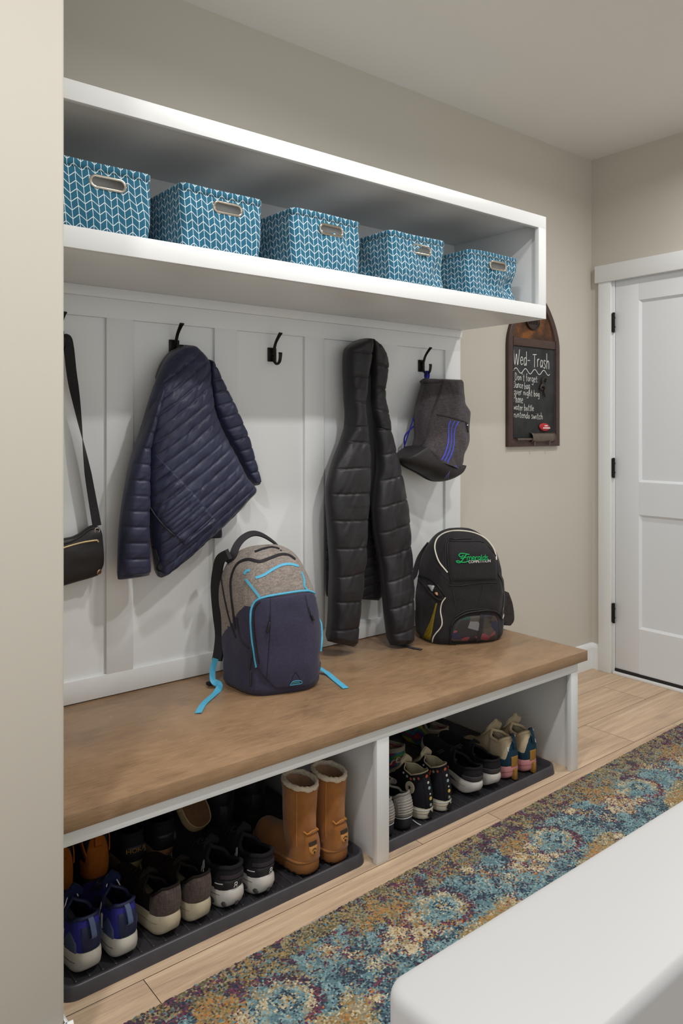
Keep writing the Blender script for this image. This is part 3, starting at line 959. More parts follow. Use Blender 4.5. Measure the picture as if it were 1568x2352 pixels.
def build_board():
    X0, X1, Z0, ZT = -0.722, -0.314, 1.198, 1.975
    rad = (X1 - X0) / 2; xc = (X0 + X1) / 2
    zs = 1.690                         # spring line of the arch
    arch = catmull([(1, 0), (.985, .11), (.925, .26), (.79, .47), (.57, .70), (.29, .90), (0, 1.0)], 26)
    yb, yf = -0.0005, -0.022
    m_fr = plain('brown_leather_frame', (66, 44, 37), 0.45, 0, 0.5, 0.2, 30, 0.3)
    m_slate = NT('slate'); v = m_slate.coord()
    dust = m_slate.noise(v, 9, 4, 0.6)
    m_slate.base(m_slate.ramp(dust, [(0.35, lin(42, 43, 44)), (0.8, lin(66, 67, 68))]), 0.75, 0, 0.25); m_slate = m_slate.m
    m_cop = NT('copper_patina'); m_cop.base(m_cop.ramp(m_cop.noise(m_cop.coord(), 14, 5, .6), [(0.3, lin(52, 36, 26)), (0.52, lin(96, 62, 34)), (0.68, lin(150, 92, 40)), (0.8, lin(80, 64, 48))]), 0.45, 0.5, 0.5); m_cop = m_cop.m
    m_chalk = plain('chalk', (222, 222, 218), 0.95, 0, 0.1, 0.1, 300, 0.3)
    m_bead = plain('dark_bead', (40, 32, 30), 0.4, 0.3, 0.5)
    r = thing('chalkboard', 'tall dark framed chalkboard with an arched top and a handwritten list', 'chalkboard', (xc, yb, Z0))
    def outline(ins, z0):
        a, b = rad - ins, ZT - zs - ins
        P = [(X0 + ins, z0), (X1 - ins, z0)]
        P += [(xc + a * p[0], zs + b * p[1]) for p in arch] + [(xc - a * p[0], zs + b * p[1]) for p in arch[::-1][1:]]
        return P
    V, F = prism(outline(0.004, Z0 + .002), 'y', yb, -0.010)
    mesh('backing', V, F, m_fr, r, smooth=False)
    o1, o2 = outline(0, Z0), outline(0.038, Z0 + 0.042)
    n = len(o1); V = [(p[0], yb, p[1]) for p in o1] + [(p[0], yf + .003, p[1]) for p in o1]
    mid = [((.88 * a[0] + .12 * b[0]), (.88 * a[1] + .12 * b[1])) for a, b in zip(o1, o2)]; mid2 = [((.15 * a[0] + .85 * b[0]), (.15 * a[1] + .85 * b[1])) for a, b in zip(o1, o2)]
    V += [(p[0], yf, p[1]) for p in mid] + [(p[0], yf + .002, p[1]) for p in mid2] + [(p[0], -0.009, p[1]) for p in o2]
    F = [(k * n + i, k * n + (i + 1) % n, (k + 1) * n + (i + 1) % n, (k + 1) * n + i) for k in range(4) for i in range(n)]
    mesh('frame', V, F, m_fr, r, auto=40)
    zc0, zc1 = 1.687, 1.727            # cross bar between the arch and the slate
    box('cross_bar', (X0 + .036, -0.020, zc0), (X1 - .036, -0.0095, zc1), m_fr, r, 0.002)
    box('slate', (X0 + .0385, -0.0135, Z0 + .0425), (X1 - .0385, -0.0098, zc0 - .001), m_slate, r, 0.0004)
    pan = [p for p in outline(0.039, zc1)]
    V, F = prism(pan, 'y', -0.0098, -0.0125); mesh('copper_panel', V, F, m_cop, r, smooth=False)
    # embossed crest on the copper panel
    cb = MB(); cz = 1.812; cxx = xc - 0.012
    cr = [(cxx + .055 * math.cos(t) * (1 if math.sin(t) > -.2 else .8), cz + .042 * math.sin(t)) for t in np.linspace(0, 2 * PI, 24, endpoint=False)]
    cb.add(*prism(cr, 'y', -0.012, -0.019))
    for q in range(5): cb.add(*tube([(cxx - .03 + .015 * q, -.020, cz - .012), (cxx - .03 + .015 * q, -.020, cz + .018)], .0035, 8))
    cb.add(*tube([(cxx + .048 * math.cos(t), -.0195, cz + .036 * math.sin(t)) for t in np.linspace(PI, 2 * PI, 20)], .004, 8))
    cb.build('crest', plain('dark_crest', (58, 46, 42), 0.4, 0.5, 0.5), r)
    # beaded line inside the frame
    def bead(bb, x, z):
        V, F = grid(lambda a, b: (x + .0045 * math.cos(a) * math.sin(b), -.0205 - .003 * math.sin(a) * math.sin(b), z + .0040 * math.cos(b)), 7, 5, (0, PI), (0.05, PI - .05)); bb.add(V, F)
    for x in (X0 + .035, X1 - .034):
        bb = MB()
        for z in np.arange(Z0 + .05, 1.735, .0092): bead(bb, x, z)
        bb.build('beading', m_bead, r)
    # scroll-shaped chalk holder at the bottom
    hb = MB()
    hb.add(*tube([(X0 + .05, -.030, Z0 + .036), (X1 - .07, -.030, Z0 + .036)], .006, 12))
    prof = [(-.004 * 0 - .018, Z0 + .068), (-.030, Z0 + .064), (-.038, Z0 + .050), (-.038, Z0 + .034), (-.030, Z0 + .024), (-.020, Z0 + .022)]
    P = catmull([(0, a, b) for a, b in prof], 16)
    Vv, Ff = [], []
    xa, xb = X0 + .165, X1 - .062
    for x in (xa, xb):
        for p in P: Vv.append((x, p[1], p[2]))
    for i in range(15): Ff.append((i, i + 1, 16 + i + 1, 16 + i))
    hb.add(Vv, Ff)
    hb.add(*tube([(xa, p[1], p[2]) for p in P], .0028, 8)).add(*tube([(xb, p[1], p[2]) for p in P], .0028, 8))
    for x in (xa + .02, xb - .04): hb.add(*tube([(x, -.032, Z0 + .026), (x, -.030, Z0 + .004)], .004, 8))
    hb.build('chalk_holder', plain('bronze_scroll', (112, 100, 90), 0.35, 0.7, 0.5, .15, 40), r)
    # handwriting
    W = MB()
    ink = [0]
    def write(s, px, py, px1, size, seed, width=.0022, slope=0.0):
        p = at(px, py, Y=-.014); q = at(px1, py, Y=-.014)
        ss = strokes(s, size, .03, seed)
        stretch = (q[0] - p[0]) / max(st[:, 0].max() for st in ss)
        for st in ss:
            P = np.stack([p[0] + st[:, 0] * stretch, np.full(len(st), -0.0140 - (ink[0] % 7) * 0.00003), p[2] + st[:, 1] + slope * st[:, 0]], 1)
            ink[0] += 1
            V, F = ribbon(P, width, .0006, (0, -1, 0)); W.add(V, F)
    write('Wed- Trash', 1179, 836, 1260, .070, 1, .0034, -.02)
    xw = np.linspace(0, 1, 60); p0, p1 = at(1177, 850, Y=-.014), at(1262, 857, Y=-.014)
    V, F = ribbon(np.stack([p0[0] + (p1[0] - p0[0]) * xw, np.full(60, -.0141), p0[2] + (p1[2] - p0[2]) * xw - .012 * np.sin(xw * 8.4 * PI / 1.05 + 2.6)], 1), .0034, .0006, (0, -1, 0)); W.add(V, F)
    for s, px, py, px1, sz, sd in (("Don't forget:", 1182, 872, 1235, .036, 3), ('*Dance bag', 1176, 889, 1216, .034, 4), ('*over night bag', 1176, 905, 1238, .031, 5), ('*Phone', 1176, 923, 1200, .040, 6), ('*water bottle', 1176, 940, 1225, .031, 7), ('*nintendo switch', 1176, 958, 1245, .032, 8)):
        write(s, px, py, px1, sz, sd, .0021, -.03)
    W.build('chalk_writing', m_chalk, r, smooth=False)
    # hook-shaped magnet and red clip, both only resting on the slate
    hk = MB()
    q = np.array([at(a, b, Y=-.0255) for a, b in [(1245.5, 884), (1245, 874), (1248.5, 868), (1253, 869), (1254.5, 874), (1252, 876)]])
    hk.add(*tube(catmull(q, 24), np.linspace(.006, .0045, 24), 8))
    q = np.array([at(a, b, Y=-.0255) for a, b in [(1240, 892), (1244, 885), (1249, 887), (1251, 893), (1250, 901), (1252, 912)]])
    hk.add(*tube(catmull(q, 24), np.interp(np.linspace(0, 1, 24), [0, .3, .6, 1], [.004, .010, .009, .0045]), 10))
    q = np.array([at(a, b, Y=-.0255) for a, b in [(1243, 886), (1241, 893), (1246, 894)]])
    hk.add(*tube(catmull(q, 12), .0045, 8))
    o = hk.build('key_magnet', plain('dark_iron', (62, 56, 50), 0.5, 0.5, 0.4))
    tag(o, 'dark curly iron magnet on the right side of the chalkboard slate', 'magnet')
    p = at(1250, 981, Y=-.02)
    rt = thing('magnetic_clip', 'small red plastic clip near the bottom of the chalkboard', 'clip', (p[0], -.0136, p[2]))
    mr = plain('red_plastic', (176, 24, 34), 0.3, 0, 0.5)
    def pad(u, w):
        a = (u - .5) * .086; s = math.sin(PI * min(max(u, .001), .999)) ** .45
        hw = .026 * s * (1 - .25 * (u - .35) ** 2)
        th = w * 2 * PI
        return (p[0] + a - .002, -.0215 - .0075 * s * math.sin(th), p[2] + hw * math.cos(th) * .8 - a * .06)
    V, F = grid(pad, 22, 18, (0.01, .99), (0, 1), closev=True)
    F += [tuple(range(18)), tuple(21 * 18 + j for j in range(18))[::-1]]
    mesh('clip_body', V, F, mr, rt)
    T = MB()
    for z0, x0, x1 in ((.006, -.012, .012), (-.005, -.024, .028)):
        for k, xx in enumerate(np.arange(x0, x1, .0065)): T.box((p[0] + xx, -.0298, p[2] + z0 - .0025), (p[0] + xx + .0045, -.0285, p[2] + z0 + .0035), 0)
    T.build('white_print', plain('white_print', (236, 232, 230), 0.6), rt)


build_board()

# ------------------------------------------------------------------ shoes
W_PROF = ([0, .006, .02, .045, .09, .16, .26, .38, .52, .64, .73, .82, .89, .945, .98, 1.0],
          [0, .27, .47, .62, .76, .85, .86, .84, .88, .96, 1.0, .97, .86, .66, .40, 0])


class Shoe:
    """A shoe in its own frame: heel at x=0, toe at x=L, z up. P(side, s, t) is the outer skin."""
    def __init__(self, name, label, cat, x, y, head, spec, group=None, mir=1, z=0.0098, pitch=0.0, roll=0.0, cut=None):
        self.sp = dict(L=.285, W=.050, hh=.034, hb=.026, ht=.022, flare=1.05, rocker=.018, bevel=.010, so=.42, toe=.050, rim=[(0, .078), (.12, .066), (.25, .058), (.42, .080)],
                       wr=[(0, .030), (.15, .030), (.3, .030), (.42, .014)], heel_in=.010, pad=.0035, tilt=0.0)
        self.sp.update(spec)
        sp = self.sp
        self.L = sp['L']; self.mir = mir
        self.r = thing(name, label, cat, (0, 0, 0), group)
        self.place = (x, y, z, head, pitch, roll)
        self.n = 0

    def w(self, s):
        return self.sp['W'] * np.interp(s, *W_PROF)

    def cy(self, s):
        return -self.mir * 0.003 * math.sin(min(1, max(0, s)) * PI * 1.15 - .3)

    def ztop(self, s):
        sp = self.sp
        base = np.interp(s, [0, .1, .3, .5, .7, 1], [sp['hh'] + sp.get('hlift', .004), sp['hh'], sp['hh'] * .85 + sp['hb'] * .15, sp['hb'], sp['hb'], sp['ht'] + sp['rocker']])
        return base + sp.get('side', .006)

    def zbot(self, s):
        sp = self.sp
        return sp['bevel'] * max(0, 1 - s / .16) ** 2 + sp['rocker'] * max(0, (s - .72) / .28) ** 1.8

    def P(self, side, s, t):
        t = max(t, 0.0)
        sp = self.sp; so = sp['so']
        wb = self.w(s) * 0.97
        b = float(smooth01((s - so + .10) / .10))
        base = self.ztop(s) - .006
        if s <= so:
            R = np.interp(s, *zip(*sp['rim'])) + sp['hh']
        else:
            r0 = sp['rim'][-1][1] + sp['hh']; t0 = sp['toe'] + sp['ht'] + sp['rocker'] * .5
            q = (s - so) / (1 - so)
            R = t0 + (r0 - t0) * max(0, 1 - q / .72) ** 1.5
            if q > .72: R = base + (R - base) * math.sqrt(max(0, 1 - ((q - .72) / .28) ** 2.2))
        wr = min(np.interp(s, *zip(*sp['wr'])), wb * .98) * (1 - b) if s <= so else 0
        wr = max(wr, 0)
        go = t ** 1.7; gc = 1 - max(0, math.cos(min(t, 1) * PI / 2)) ** .85
        g = go * (1 - b) + gc * b
        y = wb + (wr - wb) * g + .0025 * math.sin(PI * t) * min(1, wb / .02) * (1 - b)
        zz = t * (1 - b) + math.sin(min(t, 1) * PI / 2) ** .95 * b
        z = base + (R - base) * zz
        x = s * self.L + (sp['heel_in'] * (t ** 1.3) - .006 * math.sin(PI * t)) * max(0, 1 - s / .22) + sp.get('toeshift', 0)
        return np.array([x, side * y + self.cy(s), z])

    def _stations(self, a, b, n):
        k = np.linspace(0, 1, n)
        return a + (b - a) * ((1 - np.cos(k * PI)) / 2 * .6 + k * .4 if a > 0 else k ** 1.8 * .5 + k * .5)

    def add(self, name, V, F, mat, parent=None, auto=60, smooth=True):
        return mesh(name, V, F, mat, parent or self.r, smooth, None, auto, local=True)

    def sole(self, mat, name='sole', lines=None, tread=None):
        sp = self.sp; n = 44
        k = np.linspace(0, 1, n); S = (1 - np.cos(k * PI)) / 2
        levels = [(0, .90), (.06, .97), (.22, 1.03), (.55, sp['flare']), (.85, sp['flare'] * .99), (1.0, 1.0)]
        V = []
        for q, g in levels:
            for side in (1, -1):
                for s in S:
                    wid = self.w(s) * g
                    zb, zt = self.zbot(s), self.ztop(s)
                    over = (g - 1) * .9 * sp['W']
                    x = s * self.L + over * (2 * s - 1) * 1.0 + (sp.get('heel_out', 0.0) * math.sin(q * PI * .8) * -max(0, 1 - s / .15))
                    V.append((x, side * wid + self.cy(s), zb + (zt - zb) * q))
        F = []; m = 2 * n
        for l in range(len(levels) - 1):
            for i in range(n - 1):
                a = l * m + i; F.append((a, a + m, a + m + 1, a + 1))
                a = l * m + n + i; F.append((a, a + 1, a + m + 1, a + m))
        for i in range(n - 1):
            F.append((i, i + 1, n + i + 1, n + i))
            a = (len(levels) - 1) * m + i; F.append((a, a + n, a + n + 1, a + 1))
        o = self.add(name, V, F, mat)
        return o

    def side_line(self, name, mat, q, r=.0012, s1=1.0, parent=None, g=1.045):
        P = []
        for side in (1, -1):
            S = np.linspace(0, s1, 40) ** 1.5
            if side == -1: pts = []
            row = [(s * self.L + .0 + (g - 1) * .9 * self.sp['W'] * (2 * s - 1), side * self.w(s) * g + self.cy(s), self.zbot(s) + (self.ztop(s) - self.zbot(s)) * q) for s in S]
            P.append(row)
        pts = P[1][::-1] + P[0][1:]
        V, F = tube(catmull(pts, 90), r, 6)
        return self.add(name, V, F, mat, parent)

    def upper(self, mat, lining, nu=46, K=14, name='upper', lname='lining'):
        sp = self.sp; so = sp['so']
        S = np.r_[self._stations(0.0, so, 24), np.linspace(so, 1, nu - 24 + 1)[1:] if False else so + (1 - so) * np.sin(np.linspace(0, PI / 2, nu - 23))[1:]]
        T = np.linspace(0, 1, K)
        V, F = [], []
        for side in (1, -1):
            G = np.array([[self.P(side, s, t) for t in T] for s in S])
            F += lattice_faces(len(S), K, side > 0, len(V)); V += list(G.reshape(-1, 3))
        self.add(name, V, F, mat)
        # inside of the opening
        V, F = [], []
        Si = self._stations(0.0, so, 22); pad = sp['pad']
        for side in (1, -1):
            G = []
            for s in Si:
                row = []
                rim = self.P(side, s, 1.0); d = smooth01((s * self.L - .004) / .012)
                zf = self.ztop(s) + .004
                for t in (0, .08, .3, .6, .85, 1.0):
                    p = self.P(side, s, 1 - t * .9)
                    z = rim[2] + (zf - rim[2]) * t * d
                    yy = max(0.0, abs(p[1] - self.cy(s)) - pad * (1 if t > 0 else .2)) * (1 if t < 1 else 0)
                    row.append((s * self.L + sp['heel_in'] * max(0, 1 - s / .22) + pad * 1.2 * max(0, 1 - s / .1) * min(1, t * 8), side * yy + self.cy(s), z))
                G.append(row)
            G = np.array(G)
            F += lattice_faces(len(Si), 6, side < 0, len(V)); V += list(G.reshape(-1, 3))
        self.add(lname, V, F, lining)

    def collar(self, mat, r=.004, name='collar', s1=None):
        s1 = s1 or self.sp['so']
        S = self._stations(0.0, s1, 22)
        L = [self.P(1, s, 1.0) for s in S]; R = [self.P(-1, s, 1.0) for s in S]
        V, F = tube(catmull(R[::-1] + L[1:], 80), r, 10)
        return self.add(name, V, F, mat)

    def patch(self, name, mat, smax, t0, t1, off=.0015, smin=None, side=None, nu=31, nv=12, shape=None, parent=None):
        """Raised panel: round the heel (side None, s up to smax) or on one side from smin to smax."""
        G = np.zeros((nu, nv, 3))
        for i, q in enumerate(np.linspace(-1, 1, nu) if side is None else np.linspace(0, 1, nu)):
            if side is None: s = smax * abs(q) ** 1.8; sd = 1 if q >= 0 else -1
            else: s = smin + (smax - smin) * q; sd = side
            a, b = (t0, t1) if shape is None else shape(q)
            for j, t in enumerate(np.linspace(a, b, nv)): G[i, j] = self.P(sd, s, t)
        nrm = normals_of(G).mean((0, 1)) if side is not None else normals_of(G)[nu // 2, nv // 2]
        ref = np.array([0, side, 0.2]) if side is not None else np.array([-1.0, 0, 0])
        V, F = slab_from_lattice(G, off, .001, 1 if nrm @ ref > 0 else -1)
        return self.add(name, V, F, mat, parent)

    def tongue(self, mat, back=.02, up=.03, w=.026, name='tongue', curl=0.0):
        so = self.sp['so']; P0 = self.P(1, so + .16, 1.0); P1 = self.P(1, so, 1.0)
        c = catmull([P0 + (0, 0, .002), (P0 + P1) / 2 + (0, 0, .006), P1 + (-.002, 0, .008), P1 + (-back, 0, up)], 18)
        nu, nv = 18, 9; V = []
        for lay in (0, .006):
            for i in range(nu):
                ww = w * min(1, .55 + i / nu * .9) * (1 if i < nu - 3 else (1 - ((i - nu + 4) / 3.3) ** 2) ** .5)
                for v in np.linspace(-1, 1, nv):
                    V.append((c[i][0] + curl * i / nu * .02 - (lay if i > 6 else lay * .5), c[i][1] * 0 + self.cy(so) + v * ww, c[i][2] - v * v * .010 - lay * .4))
        F = lattice_faces(nu, nv) + lattice_faces(nu, nv, True, nu * nv)
        for i in range(nu - 1):
            for j in (0, nv - 1): F.append((i * nv + j, (i + 1) * nv + j, nu * nv + (i + 1) * nv + j, nu * nv + i * nv + j))
        for j in range(nv - 1): F.append(((nu - 1) * nv + j, (nu - 1) * nv + j + 1, nu * nv + (nu - 1) * nv + j + 1, nu * nv + (nu - 1) * nv + j))
        return self.add(name, V, F, mat)

    def laces(self, mat, n=5, s1=.70, r=.0022, bow=True, name='laces'):
        so = self.sp['so']; mb = MB()
        for s in np.linspace(so + .02, s1, n):
            pts = [self.P(-1, s, .72) + (0, -.001, .003), self.P(-1, s + .01, .9) + (0, 0, .005), self.P(1, s, .999) + (0, 0, .007), self.P(1, s + .01, .9) + (0, 0, .005), self.P(1, s, .72) + (0, .001, .003)]
            mb.add(*ribbon(catmull(pts, 14), .006, .002, (0.3, 0, 1)))
        if bow:
            c = self.P(1, so + .02, 1.0) + (0, 0, .012)
            for sg in (1, -1):
                mb.add(*tube(catmull([c, c + (.01, sg * .016, .006), c + (.006, sg * .028, -.003), c + (-.004, sg * .016, -.001), c], 20), r, 6))
                mb.add(*tube(catmull([c, c + (.014, sg * .010, -.002), c + (.028, sg * .020, -.008), c + (.036, sg * .026, -.022)], 14), r, 6))
        return self.add(name, *([np.concatenate(mb.V), mb.F]), mat)

    def loop(self, mat, h=.02, w=.012, up=.0, t=.78, name='pull_tab', out=.012, th=.0022):
        a = self.P(1, 0.0, t); b = self.P(1, 0.0, .99)
        pts = [a + (-.001, 0, 0), a + (-out * .7, 0, h * .35), b + (-out, 0, up + .000), b + (-out * .35, 0, up + h * .45), b + (.003, 0, 0.002)]
        P = catmull(pts, 20); T = np.gradient(P, axis=0)
        hint = np.cross(T, (0, 1.0, 0))
        V, F = ribbon(P, w, th, hint)
        return self.add(name, V, F, mat)

    def done(self):
        x, y, z, head, pitch, roll = self.place
        self.r.rotation_euler = (roll, -pitch, PI / 2 - head)
        self.r.location = (x, y, z)
        return self.r

    def fix(self, V, F):
        return V, F


R_ = math.radians
M_OFFWHITE = plain('foam_offwhite', (198, 186, 160), 0.65, 0, 0.35, 0.10, 30, 0.12)
M_WHITESOLE = plain('foam_white', (206, 202, 196), 0.6, 0, 0.4, 0.06, 30, 0.1)
M_DARKIN = plain('dark_lining', (26, 25, 28), 0.95, 0, 0.1, 0.1, 200, 0.2)
M_NEARBLACK = plain('black_knit', (30, 29, 33), 0.85, 0, 0.25, 0.15, 400, 0.3)
M_BLACKSYN = plain('black_synthetic', (36, 35, 40), 0.45, 0, 0.45, 0.1, 60, 0.1)
M_PALELINE = plain('pale_print', (206, 210, 212), 0.5, 0, 0.4, 0.03)


# --- blue running shoes by the wall stub
def blue_shoe(x, y, head, mir, label):
    m_up = plain('royal_blue_knit', (44, 46, 132), 0.8, 0, 0.3, 0.15, 300, 0.3)
    m_navy = plain('navy_overlay', (24, 32, 66), 0.5, 0, 0.4, 0.1, 60, 0.1)
    m_slate = plain('slate_blue_overlay', (76, 90, 124), 0.55, 0, 0.4, 0.08, 60)
    s = Shoe('running_shoe', label, 'shoe', x, y, head, dict(L=.255, W=.0405, hh=.044, hb=.030, ht=.024, flare=1.07, bevel=.012, rim=[(0, .082), (.05, .082), (.14, .070), (.25, .064), (.42, .088)], heel_in=.012, heel_out=.005), 'blue running shoes', mir)
    so = s.sole(plain('chalky_midsole', (206, 202, 192), 0.65, 0, 0.3, 0.10, 24, 0.1))
    s.side_line('sole_groove', plain('groove_grey', (120, 114, 104), 0.8), .55, .0012, 1.0, so, 1.066)
    s.upper(m_up, M_DARKIN); s.collar(m_navy, .0048)
    s.patch('heel_panel', m_navy, .028, .05, .80, .0018)
    for sd in (1, -1):
        s.patch('side_overlay', m_slate, .26, 0.02, .5, .0016, .07, sd, 20, 10, lambda q: (.02, .10 + .62 * math.sin(PI * (q * .8 + .1)) ** .8))
        for k in range(2):
            a = .27 + k * .075
            s.patch('stripe', M_WHITESOLE, a + .034, .12, .66, .0030, a, sd, 6, 12)
        s.patch('front_overlay', m_navy, .56, .05, .6, .0012, .30, sd, 14, 8)
    s.tongue(m_navy, .012, .040, .024); s.laces(m_navy, 4, .66)
    s.loop(m_slate, .026, .013, -.012, .45, out=.016)
    # the curved white-edged strap that rises over the opening
    a = s.P(1, .40, .85); b = s.P(-1, .40, .85)
    V, F = tube(catmull([s.P(-mir, .33, .25) + (0, -mir * .003, 0), s.P(-mir, .36, .8) + (0, -mir * .003, .006), (s.L * .40, s.cy(.4), s.P(1, .42, 1)[2] + .030), s.P(mir, .38, .95) + (0, mir * .003, .008)], 30), .0015, 6)
    s.add('piping', V, F, M_PALELINE)
    s.done()


blue_shoe(-2.956, -0.588, R_(-4), -1, 'blue sneaker closest to the left wall')
blue_shoe(-2.868, -0.594, R_(-4), 1, 'blue sneaker beside the grey-brown slip-ons')


# --- grey-brown slip-on sneakers
def taupe_shoe(x, y, head, mir, label):
    m_up = weave('taupe_knit', (64, 54, 52), (96, 84, 78), 500, .8)
    m_dk = plain('brown_black_suede', (34, 28, 26), 0.9, 0, 0.2, 0.15, 80, 0.2)
    s = Shoe('slip_on_sneaker', label, 'shoe', x, y, head, dict(L=.285, W=.0395, hh=.042, hb=.030, ht=.024, flare=1.08, bevel=.016, side=.012, hlift=.006, rim=[(0, .086), (.05, .082), (.15, .056), (.26, .044), (.42, .066)], heel_in=-.004, heel_out=.006), 'grey-brown sneakers', mir)
    so = s.sole(M_OFFWHITE)
    s.side_line('sole_groove', plain('groove_tan', (150, 136, 108), 0.8), .62, .001, 1.0, so, 1.076)
    s.upper(m_dk, M_DARKIN); s.collar(m_dk, .0032)
    s.patch('heel_counter', m_up, .20, .0, .985, .002)
    s.tongue(m_dk, .006, .022, .026); s.laces(m_dk, 4, .66, bow=False)
    s.done()


taupe_shoe(-2.750, -0.590, R_(-6), -1, 'grey-brown sneaker next to the blue pair')
taupe_shoe(-2.664, -0.592, R_(-6), 1, 'grey-brown sneaker next to the black and white pair')


# --- black running shoes with chunky white soles
def black_runner(x, y, head, mir, label):
    s = Shoe('running_shoe', label, 'shoe', x, y, head, dict(L=.288, W=.0432, hh=.046, hb=.034, ht=.028, flare=1.10, bevel=.010, rim=[(0, .066), (.05, .066), (.14, .058), (.25, .052), (.42, .078)], heel_in=-.004, heel_out=.008), 'black running shoes with white soles', mir)
    so = s.sole(M_WHITESOLE)
    s.side_line('sole_groove', plain('groove_grey', (120, 114, 104), 0.8), .74, .001, 1.0, so, 1.095)
    # hollow pods along the sole
    mb = MB()
    for sd in (1, -1):
        for k in range(4):
            a = .05 + k * .13; p = np.array([a * s.L, sd * s.w(a) * 1.085 + s.cy(a), .018])
            mb.add(*grid(lambda u, v: p + np.array([.013 * math.cos(u) * math.sin(v), sd * .004 * math.cos(v), .008 * math.sin(u) * math.sin(v)]), 12, 6, (0, 2 * PI), (0, PI / 2), closeu=True))
    mb.box((-.0075, -.005, .012), (.004, .005, .024), .002)
    mesh('sole_hollows', np.concatenate(mb.V), mb.F, plain('hollow_shade', (70, 66, 66), .9), so, local=True)
    s.upper(M_NEARBLACK, M_DARKIN); s.collar(M_NEARBLACK, .0056)
    s.patch('heel_counter', M_BLACKSYN, .17, .0, .50, .002)
    s.patch('heel_band', plain('plum_grey_padding', (52, 46, 52), .8, 0, .3, .1, 300, .2), .10, .55, .72, .0022)
    s.tongue(M_NEARBLACK, .010, .034, .025); s.laces(M_NEARBLACK, 5, .70)
    lb = MB()
    def mark(fn_pts, r=.0011):
        lb.add(*tube(catmull(fn_pts, 14), r, 5))
    # small heel mark and the larger mark on the outer side
    def hp(dy, dt): 
        q = s.P(1 if dy >= 0 else -1, min(.02, (abs(dy) / .03) ** 2 * .03), .28 + dt); return np.array([q[0] - .0042, dy, q[2]])
    o = -.006 * mir
    mark([hp(o + .004 * math.cos(a), .08 + .06 * math.sin(a)) for a in np.linspace(-1.2, 4.4, 10)])
    mark([hp(o - .004, -.09), hp(o - .003, .0), hp(o + .003, .0), hp(o + .004, -.09)])
    sd = 1
    def sp_(da, dt): q = s.P(sd, .34 + da, .48 + dt); return q + (0, sd * .002, 0)
    mark([sp_(.022 * math.cos(a), .17 + .10 * math.sin(a)) for a in np.linspace(-1.4, 4.6, 12)], .0015)
    mark([sp_(-.022, -.20), sp_(-.022, .0), sp_(.022, .0), sp_(.022, -.22)], .0015)
    s.add('printed_mark', np.concatenate(lb.V), lb.F, M_PALELINE)
    V, F = tube(catmull([s.P(1, a, .36) + (0, .0028, 0) for a in (.06, .10, .14)], 10), .0014, 6)
    s.add('reflective_strip', V, F, M_PALELINE)
    s.done()


black_runner(-2.569, -0.590, R_(-5), -1, 'black running shoe with white sole beside the grey-brown pair')
black_runner(-2.472, -0.594, R_(-5), 1, 'black running shoe with white sole beside the tan boots')


